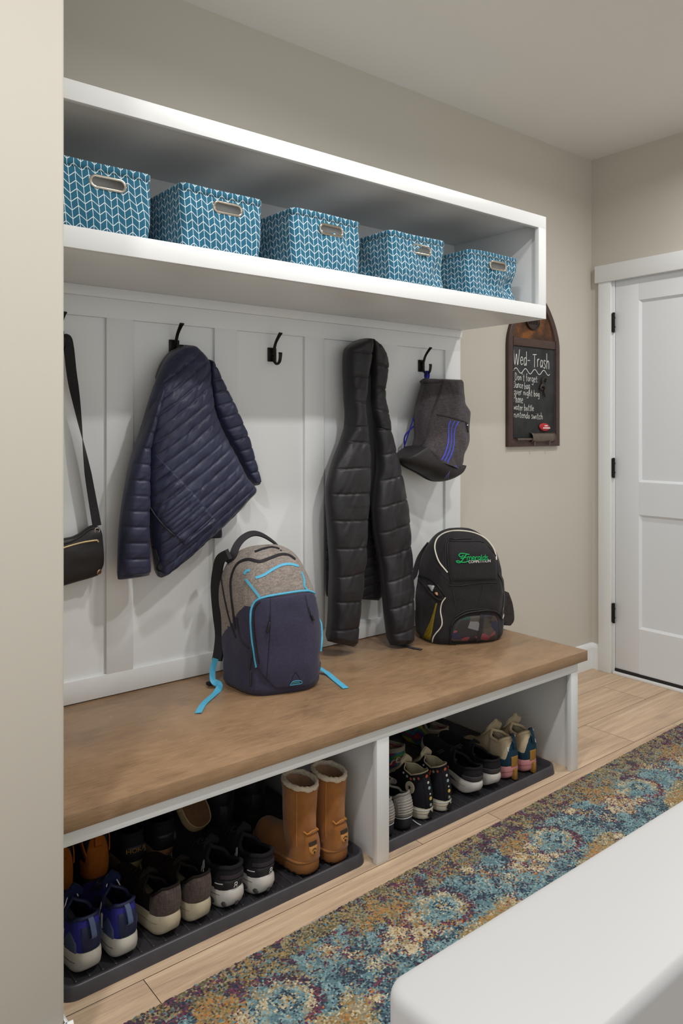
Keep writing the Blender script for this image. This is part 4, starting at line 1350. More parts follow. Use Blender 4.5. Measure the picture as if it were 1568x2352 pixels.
# --- tan sheepskin boots
def tan_boot(x, y, head, mir, label):
    m_su = NT('tan_suede'); v = m_su.coord()
    m_su.base(m_su.ramp(m_su.noise(v, 16, 5, .6), [(.3, lin(142, 90, 44)), (.7, lin(172, 114, 60))]), .95, 0, .15, .35); m_su.bump(m_su.noise(v, 500, 3), .3, .001); m_su = m_su.m
    m_seam = plain('tan_seam', (190, 128, 66), .9, 0, .2, .1, 80)
    m_sole = plain('caramel_rubber', (152, 100, 56), .7, 0, .3, .08, 40)
    m_fl = plain('cream_fleece', (222, 208, 184), 1.0, 0, .1, .1, 60, .6, .3, .004)
    m_in = plain('worn_fleece', (186, 146, 116), 1.0, 0, .1, .12, 60, .6, .3, .004)
    s = Shoe('sheepskin_boot', label, 'boot', x, y, head, dict(L=.255, W=.0462, hh=.030, hb=.026, ht=.026, flare=1.06, bevel=.003, rocker=.006, so=.30, toe=.058, rim=[(0, .085), (.30, .098)], wr=[(0, .02), (.30, .02)], heel_in=.004), 'tan sheepskin boots', mir)
    so = s.sole(m_sole)
    tb = MB()
    for sd in (1, -1):
        for k in range(9):
            a = .05 + k * .095; p = np.array([a * s.L, sd * s.w(a) * 1.03 + s.cy(a), .002])
            tb.box(p - (.0055, .004, .0008), p + (.0055, .0022, .006), .002)
    mesh('sole_lugs', np.concatenate(tb.V), tb.F, M_DARKIN, so, local=True)
    s.upper(m_su, m_in, name='foot', lname='insole')
    # shaft: oval rings from the ankle to the cuff
    top = .248
    def ring(t, a, g=0.0):
        z = .045 + (top - .045) * t
        rx = np.interp(t, [0, .25, .6, 1], [.054, .053, .056, .061]) + g; ry = np.interp(t, [0, .25, .6, 1], [.039, .041, .043, .046]) + g
        cx = np.interp(t, [0, .3, 1], [.060, .062, .060])
        fold = .0016 * math.sin(9 * t + 3 * a) * math.sin(PI * min(1, t * 1.4))
        return np.array([cx + (rx + fold) * math.cos(a), (ry + fold) * math.sin(a), z + .004 * math.cos(a) * t])
    V, F = grid(lambda a, t: ring(t, a), 48, 30, (0, 2 * PI), (0, 1), closeu=True)
    s.add('shaft', V, F, m_su)
    V, F = grid(lambda a, t: ring(1 - .55 * t, a, -.006 - .002 * t), 40, 8, (0, 2 * PI), (0, 1), closeu=True)
    s.add('fleece_lining', V, [f[::-1] for f in F] + [tuple(i * 8 + 7 for i in range(40))], m_in)
    nz = VN(91)
    def cuff(a, b):
        c = ring(1.0, a, -.004) + (0, 0, .001); n = np.array([math.cos(a), math.sin(a), 0])
        rr = .0068 + .0038 * (nz(a * 9, b * 3.0) - .3) + .002 * (nz(a * 24, b * 7.0) - .5)
        return c + n * rr * math.cos(b) * .85 + np.array([0, 0, rr * math.sin(b)])
    V, F = grid(cuff, 110, 14, (0, 2 * PI), (0, 2 * PI), closeu=True, closev=True)
    s.add('fleece_cuff', V, F, m_fl)
    def band(name, t, r, mat): 
        P = [ring(t, a, .0008) for a in np.linspace(0, 2 * PI, 60, endpoint=False)]
        s.add(name, *tube(P, r, 6, closed=True), mat)
    band('cuff_seam', .955, .0022, m_su)
    for a in (PI + .42, PI - 1.0):
        P = [ring(t, a, .0006) for t in np.linspace(.13, .96, 40)]
        s.add('shaft_seam', *tube(P, .0014, 6), m_seam)
    # heel counter with its raised upper edge, and the welt
    s.patch('heel_counter', m_su, .24, .0, 1.0, .0026)
    P = [s.P(sd, sq, .98) for sd, sq in [(-1, q) for q in np.linspace(.26, 0.0, 16)] + [(1, q) for q in np.linspace(0.0, .26, 16)][1:]]
    P = np.array(P); P[:, 2] += .012 * np.exp(-(P[:, 1] / .018) ** 2) + .002; P[:, 0] -= .0055
    s.add('counter_edge', *tube(catmull(P, 50), .0026, 8), m_seam)
    W = [(q * s.L * 1.0, sd * s.w(q) * 1.045 + s.cy(q), s.ztop(q) + .001) for sd, qs in ((-1, np.linspace(1, 0, 30) ** 1.5), (1, np.linspace(0, 1, 30)[1:] ** 1.5)) for q in qs]
    s.add('welt', *tube(W, .0042, 8), m_su)
    # small shield patch at the back of the heel
    def shp(u, v):
        yy = (u - .5) * .030; zz = .062 + .036 * v
        k = 1 if v > .45 else math.sqrt(max(0.02, 1 - ((.45 - v) / .45) ** 2))
        q = s.P(1 if yy >= 0 else -1, min(.05, (abs(yy * k) / .055) ** 2 * .10), (zz - .03) / .088)
        return np.array([q[0] - .0042, yy * k - .004 * mir, zz])
    for nm, v0, v1, mt in (('shield_patch', 0, .70, plain('patch_tan', (196, 140, 76), .7)), ('shield_header', .70, 1.0, plain('patch_dark', (62, 48, 38), .7))):
        G = np.array([[shp(u, v) for v in np.linspace(v0, v1, 10)] for u in np.linspace(0, 1, 10)])
        sg = 1 if normals_of(G)[5, 5] @ np.array([-1, 0, 0]) > 0 else -1
        s.add(nm, *slab_from_lattice(G, .0014, .002, sg), mt)
    pb = MB()
    for dy, dz, r in ((-.006, .028, .0016), (-.002, .031, .0016), (.002, .031, .0016), (.006, .028, .0016), (0, .020, .0032)):
        pb.add(*disc(shp(.5 + dy / .03, (dz - .012) / .036 * .9) + (-.002, 0, 0), (-1, 0, 0), r, 12, .0006))
    s.add('paw_print', np.concatenate(pb.V), pb.F, plain('patch_dark', (62, 48, 38), .7))
    s.done()


tan_boot(-2.318, -0.598, R_(-4), -1, 'tan sheepskin boot on the left, nearer the black running shoes')
tan_boot(-2.217, -0.604, R_(-3), 1, 'tan sheepskin boot on the right, against the bench partition')


# --- floral canvas high-tops
def high_top(x, y, head, mir, label, laces=True):
    m_cv = plain('black_canvas', (27, 26, 32), .9, 0, .2, .12, 500, .3)
    m_li = plain('cream_canvas', (176, 166, 140), .9, 0, .2, .08, 300, .2)
    m_fx = plain('cream_rubber', (214, 206, 184), .45, 0, .45, .05, 30)
    s = Shoe('high_top_sneaker', label, 'shoe', x, y, head, dict(L=.262, W=.0398, hh=.028, hb=.028, ht=.028, flare=1.02, bevel=.002, rocker=.004, side=.010, hlift=0, so=.42, toe=.048,
             rim=[(0, .118), (.06, .116), (.2, .108), (.42, .124)], wr=[(0, .030), (.15, .032), (.3, .030), (.42, .020)], heel_in=.022), 'black floral high-tops', mir)
    so = s.sole(m_fx)
    for q in (.52, .80): s.side_line('sole_stripe', M_PALELINE if q > .7 else plain('groove_tan', (150, 136, 108), .8), q, .0012, 1.0, so, 1.022)
    s.upper(m_cv, m_li); s.collar(m_li, .0022, 'collar_binding')
    s.patch('heel_strip', m_cv, .016, .0, .97, .002)
    s.tongue(m_li, .004, .030, .026)
    s.laces(plain('cream_lace', (176, 168, 148), .9), 6, .66, .003, laces)
    cols = [plain('thread_orange', (196, 92, 56), .8), plain('thread_white', (214, 216, 212), .8), plain('thread_blue', (150, 178, 190), .8), plain('thread_yellow', (212, 184, 96), .8), plain('thread_grey', (150, 158, 150), .8)]
    def flower(p, nrm, r, c, n=6):
        mb = MB()
        up = np.array([0, 0, 1.0]); e = np.cross(nrm, up); e /= np.linalg.norm(e)
        for k in range(n):
            a = 2 * PI * k / n; mb.add(*disc(p + (e * math.cos(a) + up * math.sin(a)) * r * .46, nrm, r * .30, 8, .0006))
        mb.add(*disc(p + nrm * .0006, nrm, r * .28, 8, .0006))
        s.add('embroidered_flower', np.concatenate(mb.V), mb.F, cols[c])
    for t, c, r in ((.90, 0, .0075), (.74, 1, .006), (.60, 2, .0075), (.44, 1, .004), (.32, 3, .008), (.14, 4, .007)):
        p = s.P(1, 0, t); flower(p + (-.0030, 0, 0), np.array([-1.0, 0, .12]) / 1.007, r, c)
    for sd in (1, -1):
        for sv, c, r in ((.05, 0, .006), (.12, 4, .006), (.19, 0, .0065), (.26, 2, .006), (.33, 1, .005)):
            p = s.P(sd, sv, .88); flower(p + (0, sd * .0015, 0), np.array([0, sd, .15]) / np.linalg.norm([0, sd, .15]), r, c)
    # round star badge on the inner ankle
    p = s.P(-mir, .20, .62); n0 = np.array([0, -mir, .12]); n0 /= np.linalg.norm(n0)
    V, F = disc(p + n0 * .0022, n0, .019, 28, .0014); bd = s.add('ankle_badge', V, F, m_fx)
    e = np.cross(n0, (0, 0, 1.0)); e /= np.linalg.norm(e); u2 = np.cross(e, n0)
    st = [p + n0 * .0042 + (e * math.sin(k * PI / 5) + u2 * math.cos(k * PI / 5)) * (.0085 if k % 2 == 0 else .0034) for k in range(10)]
    s.add('star', st + [p + n0 * .0042], [(k, (k + 1) % 10, 10) for k in range(10)], m_cv, bd, smooth=False)
    mb = MB()
    for sd_ in range(5): mb.box((-.0058, -.011 + sd_ * .0044, .012), (-.0035, -.0082 + sd_ * .0044, .0215 if sd_ % 2 else .019), .0004)
    s.add('heel_plate', *disc((-.0032, 0, .0165), (-1, 0, 0), .014, 4, .001), plain('plate_black', (36, 34, 34), .5))
    s.done()


high_top(-1.838, -0.590, R_(-3), -1, 'black floral high-top with loose cream laces, left one of the pair')
high_top(-1.751, -0.592, R_(-3), 1, 'black floral high-top next to the black slip-ons', False)


# --- grey and black trainers half hidden by the bench stile
def grey_trainer(x, y, head, mir, label):
    m_gr = plain('silver_grey_mesh', (146, 142, 138), .7, 0, .3, .12, 120, .3)
    s = Shoe('trainer_shoe', label, 'shoe', x, y, head, dict(L=.245, W=.0335, hh=.036, hb=.028, ht=.024, flare=1.06, bevel=.006, rim=[(0, .075), (.05, .074), (.15, .060), (.26, .052), (.42, .07)], heel_in=.012), 'grey and black trainers', mir)
    so = s.sole(plain('charcoal_foam', (48, 47, 52), .6, 0, .35, .1, 40))
    s.side_line('sole_stripe', M_PALELINE, .86, .0015, .5, so, 1.055)
    s.upper(M_NEARBLACK, M_DARKIN); s.collar(m_gr, .004)
    hc = s.patch('heel_counter', m_gr, .18, .02, .97, .003)
    for k in range(6):
        t = .25 + k * .11
        V, F = tube(catmull([s.P(1 if q >= 0 else -1, .08 * abs(q) ** 1.8, t - .05 * abs(q)) + (-.0035 * (1 - abs(q)), .0028 * q, 0) for q in np.linspace(-1, 1, 13)], 24), .0018, 6)
        s.add('heel_rib', V, F, plain('pale_grey_rubber', (176, 172, 166), .6), hc)
    s.tongue(m_gr); s.laces(plain('cream_lace', (176, 168, 148), .9), 4, .66)
    V, F = tube(catmull([(.02, -mir * .036, .012), (-.002, -mir * .044, .004), (-.018, -mir * .052, .003)], 10), .0018, 6)
    s.add('loose_lace', V, F, M_PALELINE)
    s.done()


grey_trainer(-2.014, -0.592, R_(0), -1, 'grey-heeled trainer mostly hidden behind the bench stile')
grey_trainer(-1.938, -0.596, R_(0), 1, 'grey-heeled trainer in front of the floral high-tops')


# --- black slip-ons with white rocker soles
def black_slip(x, y, head, mir, label, **k):
    s = Shoe('slip_on_shoe', label, 'shoe', x, y, head, dict(L=.312, W=.0425, hh=.040, hb=.030, ht=.024, flare=1.09, bevel=.020, rocker=.030, side=.012, hlift=.004, so=.44, toe=.046,
             rim=[(0, .062), (.05, .060), (.15, .046), (.26, .040), (.44, .062)], heel_in=.004, heel_out=.006), 'black slip-ons with white soles', mir, **k)
    so = s.sole(M_WHITESOLE)
    s.side_line('sole_groove', plain('groove_tan', (150, 136, 108), .8), .62, .0011, 1.0, so, 1.085)
    for sd in (1, -1):
        V, F = tube(catmull([(a * s.L, sd * s.w(a) * 1.088 + s.cy(a), s.zbot(a) + (s.ztop(a) - s.zbot(a)) * (.66 - .3 * (.42 - a))) for a in np.linspace(.20, .42, 8)], 16), np.interp(np.linspace(0, 1, 16), [0, .5, 1], [.0008, .0042, .0008]), 8)
        s.add('sole_inset', V, F, plain('violet_inset', (70, 60, 96), .6), so)
    s.upper(M_NEARBLACK, M_DARKIN); s.collar(M_NEARBLACK, .0045)
    s.patch('heel_band', plain('charcoal_band', (64, 63, 66), .55), .15, .18, .50, .002)
    s.tongue(M_NEARBLACK, .008, .020, .027)
    lb = MB()
    for k in range(2): lb.add(*tube(catmull([s.P(1, .52 + k * .035 + q * .05, .62 - q * .25) + (0, .001, .001) for q in np.linspace(0, 1, 5)], 10), .0018, 6))
    s.add('side_mark', np.concatenate(lb.V), lb.F, plain('pewter_mark', (92, 94, 98), .4))
    s.done()


black_slip(-1.608, -0.588, R_(10), -1, 'black slip-on shoe beside the floral high-tops', z=.012, pitch=R_(8))
black_slip(-1.510, -0.590, R_(8), 1, 'black slip-on shoe beside the cream and pink sneakers', z=.012, pitch=R_(6))


# --- cream, teal and pink sneakers
def cream_shoe(x, y, head, mir, label):
    m_cr = plain('cream_neoprene', (198, 182, 152), .75, 0, .3, .06, 60, .15)
    m_te = plain('deep_teal_suede', (28, 56, 74), .85, 0, .25, .1, 80, .2)
    m_pk = plain('pink_foam', (206, 142, 142), .6, 0, .35, .06, 40)
    m_gd = plain('ochre_tab', (158, 116, 52), .7, 0, .3, .12, 200, .3)
    s = Shoe('sneaker', label, 'shoe', x, y, head, dict(L=.265, W=.0440, hh=.044, hb=.030, ht=.024, flare=1.07, bevel=.010, rim=[(0, .104), (.05, .100), (.15, .086), (.28, .088), (.42, .104)], wr=[(0, .031), (.15, .033), (.3, .032), (.42, .02)], heel_in=.016), 'cream, teal and pink sneakers', mir)
    so = s.sole(m_pk)
    s.side_line('sole_groove', plain('dusty_pink', (176, 112, 114), .7), .55, .0014, 1.0, so, 1.066)
    s.upper(m_cr, plain('cream_lining', (190, 178, 152), .95, 0, .1, .1, 90, .3)); s.collar(m_cr, .0058)
    s.patch('heel_wrap', m_te, .22, .0, .62, .0022, shape=lambda q: (.0, .30 + .62 * max(0, 1 - abs(q) * 2.3) ** .8 + .25 * max(0, abs(q) - .55)))
    s.patch('heel_tab', m_gd, .010, -.05, .40, .0036)
    s.loop(m_te, .024, .014, .004, .62, out=.012)
    t = s.tongue(m_cr, .022, .044, .036)
    s.patch('white_flash', M_PALELINE, .030, .55, .72, .003, .016, -mir, 6, 8)
    s.add('heel_groove', *MB_one((-.012, -.0075, .002), (.006, .0075, .040)), m_gd)
    s.done()


def MB_one(lo, hi):
    b = MB().box(lo, hi, .003); return np.concatenate(b.V), b.F


cream_shoe(-1.398, -0.584, R_(5), -1, 'cream sneaker with pink sole beside the black slip-ons')
cream_shoe(-1.299, -0.592, R_(5), 1, 'cream sneaker with pink sole at the open end of the tray')

# ------------------------------------------------------------------ soft goods: shared tools
from mathutils.bvhtree import BVHTree


class Surf:
    """A built surface that can be asked where a line of sight from the camera meets it."""
    def __init__(self, V, F):
        self.V = np.asarray(V, float)
        self.t = BVHTree.FromPolygons([tuple(v) for v in self.V], [tuple(f) for f in F])

    def hit(self, px, py):
        o = Vector(CAM); d = Vector(at(px, py, Y=-0.1) - CAM).normalized()
        p, n, i, l = self.t.ray_cast(o, d)
        if p is None:
            dist = float(np.linalg.norm(self.V.mean(0) - CAM))
            p, n, i, l = self.t.find_nearest(o + d * dist)
        if n.dot(d) > 0: n = -n
        return np.array(p), np.array(n)

    def path(self, pts, n=40, off=.001, close=False):
        Q = catmull(np.array(list(pts) + ([pts[0]] if close else []), float), n)
        H = [self.hit(*q) for q in Q]
        N = np.array([h[1] for h in H]); P = np.array([h[0] for h in H])
        if n > 8:
            k = np.array([.25, .5, .25])
            for _ in range(2):
                P[1:-1] = .25 * P[:-2] + .5 * P[1:-1] + .25 * P[2:]
                N[1:-1] = .25 * N[:-2] + .5 * N[1:-1] + .25 * N[2:]
        N /= np.linalg.norm(N, axis=1, keepdims=True)
        return P + N * off, N

    def cord(self, name, pts, r, mat, parent, n=60, off=None, ns=8):
        P, N = self.path(pts, n, r * .5 if off is None else off)
        return mesh(name, *tube(P, r, ns), mat, parent, auto=60)

    def strap(self, name, pts, w, mat, parent, th=.0024, n=40, off=.0012):
        P, N = self.path(pts, n, off)
        return mesh(name, *ribbon(P, w, th, N), mat, parent, auto=60)

    def panel(self, name, A, B, mat, parent, nu=30, nv=16, off=.002, puff=0.0):
        """Raised panel between the edge lines A and B (both in photo pixels)."""
        a = catmull(A, nu); b = catmull(B, nu)
        G = np.zeros((nu, nv, 3)); N = np.zeros((nu, nv, 3))
        for i in range(nu):
            for j, t in enumerate(np.linspace(0, 1, nv)): G[i, j], N[i, j] = self.hit(*(a[i] * (1 - t) + b[i] * t))
        for _ in range(2): N[1:-1, 1:-1] = (N[:-2, 1:-1] + N[2:, 1:-1] + N[1:-1, :-2] + N[1:-1, 2:] + N[1:-1, 1:-1]) / 5
        N /= np.linalg.norm(N, axis=2, keepdims=True)
        su = np.sin(np.linspace(0, PI, nu))[:, None] ** .5; sv = np.sin(np.linspace(0, PI, nv))[None] ** .5
        T = G + N * (off + puff * su * sv)[..., None]
        T[0] = G[0] - N[0] * .001; T[-1] = G[-1] - N[-1] * .001; T[:, 0] = G[:, 0] - N[:, 0] * .001; T[:, -1] = G[:, -1] - N[:, -1] * .001
        n0 = normals_of(T)[nu // 2, nv // 2]
        F = lattice_faces(nu, nv, n0 @ N[nu // 2, nv // 2] < 0)
        o = mesh(name, T.reshape(-1, 3), F, mat, parent)
        return o, Surf(T.reshape(-1, 3), F)


def soft(name, A, B, d0, front, back, mat, parent, nu=70, nv=90, relief=None, edge=.5, caps=(1, 1), open_top=False):
    """A soft body hanging in front of the wall. A, B: its two outline edges (photo pixels) at depth d0 from the wall;
    front/back: how far it swells towards the room and the wall; relief(x, z, u, v) adds quilting or folds."""
    a = catmull(A, nv * 3); b = catmull(B, nv * 3)
    def even(P):
        d = np.r_[0, np.cumsum(np.linalg.norm(np.diff(P, axis=0), axis=1))]; q = np.linspace(0, d[-1], nv)
        return np.stack([np.interp(q, d, P[:, k]) for k in range(2)], 1)
    a, b = even(a), even(b)
    us = (1 - np.cos(np.linspace(0, PI, nu))) / 2 * .5 + np.linspace(0, 1, nu) * .5
    fr = np.zeros((nv, nu, 3)); bk = np.zeros((nv, nu, 3))
    for i in range(nv):
        v = i / (nv - 1)
        D = d0(v) if callable(d0) else d0
        fa = front(v) if callable(front) else front
        wa, wb = at(*a[i], Y=-D), at(*b[i], Y=-D)
        cap = min(1, (min(v if caps[0] else 1, 1 - v if caps[1] else 1) / .03 + .12)) ** .5
        for j, u in enumerate(us):
            p = wa * (1 - u) + wb * u
            prof = max(0.0, 1 - (u ** 3 if open_top else abs(2 * u - 1) ** 3)) ** edge * cap
            r = relief(p[0], p[2], u, v) if relief else 0.0
            k = min(1, prof * 1.5)
            fr[i, j] = p + (0, -(fa * prof + r * k), 0)
            bk[i, j] = p + (0, min(back * prof, D - .0215), 0)
    V = np.vstack([fr.reshape(-1, 3), bk.reshape(-1, 3)])
    F = lattice_faces(nv, nu) + lattice_faces(nv, nu, True, nu * nv)
    n = nu * nv
    for i in range(nv - 1):
        for j in (0, nu - 1):
            q = (i * nu + j, (i + 1) * nu + j, n + (i + 1) * nu + j, n + i * nu + j); F.append(q if j == 0 else q[::-1])
    for i in (0, nv - 1):
        for j in range(nu - 1):
            q = (i * nu + j, i * nu + j + 1, n + i * nu + j + 1, n + i * nu + j); F.append(q if i else q[::-1])
    o = mesh(name, V, F, mat, parent)
    bm = bmesh.new(); bm.from_mesh(o.data); bmesh.ops.recalc_face_normals(bm, faces=bm.faces); bm.to_mesh(o.data); bm.free()
    return o, Surf(fr.reshape(-1, 3), lattice_faces(nv, nu))


def zpx(zx, zy, ox, oy, k): return (ox + zx / k, oy + zy / k)
def zlist(L, ox, oy, k): return [zpx(a, b, ox, oy, k) for a, b in L]


def quilt(nx, nz, sp, amp, ph=0.0, seed=1, crumple=.0022, pw=.55):
    """Stitched channels across direction (nx, nz): gently puffed, a narrow seam, fine puckers running away from the stitching."""
    N1, N2, N3 = VN(seed), VN(seed + 40), VN(seed + 80); l = math.hypot(nx, nz); nx, nz = nx / l, nz / l
    def f(x, z, u, v):
        t = (x * nx + z * nz) / sp + ph + .12 * (N1(x * 8, z * 8) - .5)
        s = (-x * nz + z * nx)
        d = abs(t - round(t)) * sp
        seam = math.exp(-(d / .0030) ** 2)
        p = .45 * abs(math.sin(PI * t)) + .55 * (1 - seam)
        near = math.exp(-(d / (sp * .30)) ** 2)
        pk = (N2(s * 62 + 3.3 * t, t * 1.6) - .5) * (.35 + .9 * near) + (N2(s * 26 + 7, t * 1.1 + 5) - .5) * .9 + (N3(x * 45 + 9, z * 28) - .5) * .5
        return amp * p * (.8 + .4 * N1(s * 6 + 2, round(t) * 3.1)) + crumple * pk + .012 * (N1(x * 6 + 3, z * 5) - .5)
    return f


def nylon(name, rgb, rough=.42):
    m = NT(name); c = lin(rgb); v = m.coord()
    f = m.noise(v, 30, 4)
    m.base(m.ramp(f, [(.3, tuple(x * .9 for x in c[:3]) + (1,)), (.7, tuple(x * 1.1 for x in c[:3]) + (1,))]), rough, 0, .42, .05)
    m.bump(m.noise(v, 120, 4), .22, .002)
    return m.m


M_NAVYNY = nylon('navy_nylon', (36, 40, 66), .46)
M_NAVYDK = nylon('navy_nylon_lining', (34, 34, 46), .5)
M_BLKNY = nylon('black_nylon', (27, 25, 29), .48)
M_BLKIN = nylon('black_nylon_lining', (22, 21, 24), .55)
M_WEB = weave('black_webbing', (30, 29, 31), (48, 46, 48), 700, .75, (.15, 1, 1))
M_ZIP = plain('black_zip', (24, 23, 25), .5, 0, .4, .1, 300, .3)

# ------------------------------------------------------------------ crossbody bag at the left end
def build_purse():
    r = thing('crossbody_bag', 'small black crossbody bag on a long strap beside the left wall', 'bag', tuple(at(150, 1280, Y=-.05)))
    m = nylon('black_bag_nylon', (24, 19, 19), .5)
    n1 = VN(300)
    top = [(70, 1262), (100, 1247), (140, 1237), (165, 1232), (185, 1222), (207, 1207), (222, 1208), (230, 1216)]
    bot = [(66, 1365), (100, 1358), (140, 1347), (170, 1338), (195, 1331), (215, 1325), (226, 1318), (236, 1296)]
    o, s = soft('bag_body', top, bot, .052, .026, .024, m, r, 40, 60, lambda x, z, u, v: .012 * (n1(x * 14, z * 30) - .5) * (1 - u) + .006 * math.sin(u * 16 + v * 5) * max(0, .35 - u), .4)
    s.cord('zip', [(120, 1264), (140, 1260), (160, 1254), (185, 1247), (205, 1243), (222, 1241), (225, 1245)], .0032, plain('pale_gold_zip', (186, 168, 128), .35, .7, .5, .2, 400, .3), r, 60)
    s.cord('zip_fold', [(110, 1254), (145, 1248), (165, 1243), (185, 1232), (205, 1217), (222, 1213)], .003, m, r, 50)
    p, n = s.hit(227, 1313)
    lg = mesh('logo_disc', *disc(p + n * .002, n, .0085, 24, .001), plain('rose_gold', (196, 154, 122), .3, .8, .5, .1), r)
    e = np.cross(n, (0, 0, 1.0)); e /= np.linalg.norm(e); u = np.cross(e, n)
    c = p + n * .0038
    om = [(-.005, -.0042), (-.002, -.0042), (-.0032, -.001), (-.0034, .002), (0, .0048), (.0034, .002), (.0032, -.001), (.002, -.0042), (.005, -.0042)]
    mesh('logo_mark', *tube(catmull([c + e * a + u * b for a, b in om], 40), .0009, 6), plain('dark_mark', (30, 26, 26), .5), lg)
    hk = np.array([-2.842, -.044, 1.524])
    # strap: from the right ring up over the lower hook arm and down behind the wall end; half a twist on the way
    ring, _ = s.hit(228, 1212)
    mesh('ring', *tube([ring + np.array([.0075 * math.cos(a), -.001, .0075 * math.sin(a)]) for a in np.linspace(0, 2 * PI, 20, endpoint=False)], .0016, 8, closed=True), M_CHROME, r)
    P0 = np.array([at(223, 1208, Y=-.052), at(206, 1110, Y=-.05), at(190, 1012, Y=-.05), at(176, 925, Y=-.05), at(165, 860, Y=-.05), at(158, 800, Y=-.05), at(152, 778, Y=-.05), hk + (-.002, 0, .010), hk + (-.02, .004, .004), at(112, 815, Y=-.045), at(104, 1000, Y=-.045), at(98, 1150, Y=-.05), at(92, 1252, Y=-.05)])
    P = catmull(P0, 150); t = np.linspace(0, 1, 150)
    ang = np.interp(t, [0, .10, .19, .30, .45, 1], [.15, .5, 1.45, 2.5, 2.9, 3.1])
    hint = np.stack([np.sin(ang), -np.cos(ang), 0 * ang], 1)
    mesh('shoulder_strap', *ribbon(P, .030, .0018, hint), M_WEB, r, auto=60)


build_purse()


# ------------------------------------------------------------------ navy puffer jacket
def build_navy_jacket():
    Z = lambda L: zlist(L, 240, 720, 3.7342)
    r = thing('puffer_jacket', 'navy quilted puffer jacket hanging left of the empty hook', 'jacket', tuple(at(415, 800, Y=-.06)))
    body_l = Z([(640, 290), (560, 350), (500, 440), (455, 540), (420, 660), (375, 800), (365, 1000), (368, 1250), (372, 1450), (378, 1650), (395, 1850), (415, 2020), (440, 2150), (472, 2262)])
    body_r = Z([(690, 268), (770, 290), (850, 370), (890, 450), (905, 640), (935, 830), (985, 980), (1040, 1090), (1120, 1230), (1200, 1390), (1292, 1515), (1230, 1600), (1100, 1740), (900, 1920), (700, 2100), (480, 2262)])
    d0 = lambda v: np.interp(v, [0, .06, .25, .6, 1], [.060, .075, .105, .11, .085])
    # back flap seen under the hem
    soft('inner_flap', Z([(930, 1780), (900, 1850), (850, 1930)]), Z([(985, 1790), (1000, 1870), (1000, 1925)]), .05, .02, .02, M_NAVYDK, r, 16, 16)
    o, s = soft('jacket_body', body_l, body_r, d0, lambda v: np.interp(v, [0, .1, .4, .8, 1], [.03, .05, .06, .05, .03]), .045, M_NAVYNY, r, 150, 300, quilt(-.60, .80, .0335, .0056, .15, 3, .0046, .42))
    # stitched side panel with its pocket edge
    A = Z([(378, 1230), (378, 1400), (382, 1600), (430, 1700), (500, 1800), (610, 1905), (690, 1995)])
    B = Z([(432, 1206), (520, 1290), (620, 1390), (720, 1490), (820, 1605), (930, 1740), (960, 1775)])
    N2 = VN(77)
    pm, sp = s.panel('side_panel', A, B, M_NAVYNY, r, 120, 90, .003)
    co = np.zeros(len(pm.data.vertices) * 3); pm.data.vertices.foreach_get('co', co); co = co.reshape(-1, 3)
    q = quilt(-.60, .80, .030, .0062, .55, 9, .0055, .42)
    base = origin_of(r)
    for i, c in enumerate(co):
        k = i // 90; j = i % 90
        if 0 < k < 119 and 0 < j < 89: c[1] -= q(c[0] + base[0], c[2] + base[2], .5, .5) * .75 * min(1, k / 6, (119 - k) / 6, j / 6, (89 - j) / 6)
    pm.data.vertices.foreach_set('co', co.ravel()); pm.data.update()
    s.cord('pocket_edge', Z([(385, 1625), (420, 1700), (490, 1795), (560, 1870), (610, 1908)]), .0028, M_NAVYDK, r, 30, .003)
    s.cord('front_zip', Z([(400, 1890), (415, 2020), (435, 2130), (468, 2250)]), .003, M_ZIP, r, 30)
    d0s = lambda v: np.interp(v, [0, .15, .5, 1], [.085, .11, .115, .10])
    soft('sleeve', Z([(470, 560), (400, 760), (340, 960), (270, 1150), (215, 1330), (170, 1560), (140, 1770), (125, 1960), (115, 2280)]),
         Z([(500, 600), (455, 800), (400, 1000), (372, 1200), (372, 1400), (370, 1600), (368, 1800), (368, 1980), (382, 2240)]), d0s, .040, .040, M_NAVYNY, r, 60, 190, quilt(.10, 1, .0485, .0066, .3, 5, .0042, .40))
    soft('sleeve', Z([(868, 395), (880, 560), (905, 720), (960, 900), (1040, 1070), (1120, 1220), (1190, 1370), (1255, 1478)]),
         Z([(885, 400), (960, 510), (1020, 630), (1095, 770), (1160, 920), (1220, 1080), (1260, 1230), (1300, 1380), (1314, 1468)]), lambda v: np.interp(v, [0, .4, 1], [.075, .075, .065]), .034, .030, M_NAVYNY, r, 48, 170, quilt(-.30, 1, .043, .0062, .1, 6, .0040, .40))
    # collar folded over the hook
    soft('collar', Z([(655, 285), (560, 330), (480, 440), (440, 560)]), Z([(680, 270), (640, 350), (590, 420), (520, 520)]), .052, .022, .025, M_NAVYDK, r, 20, 30)


build_navy_jacket()


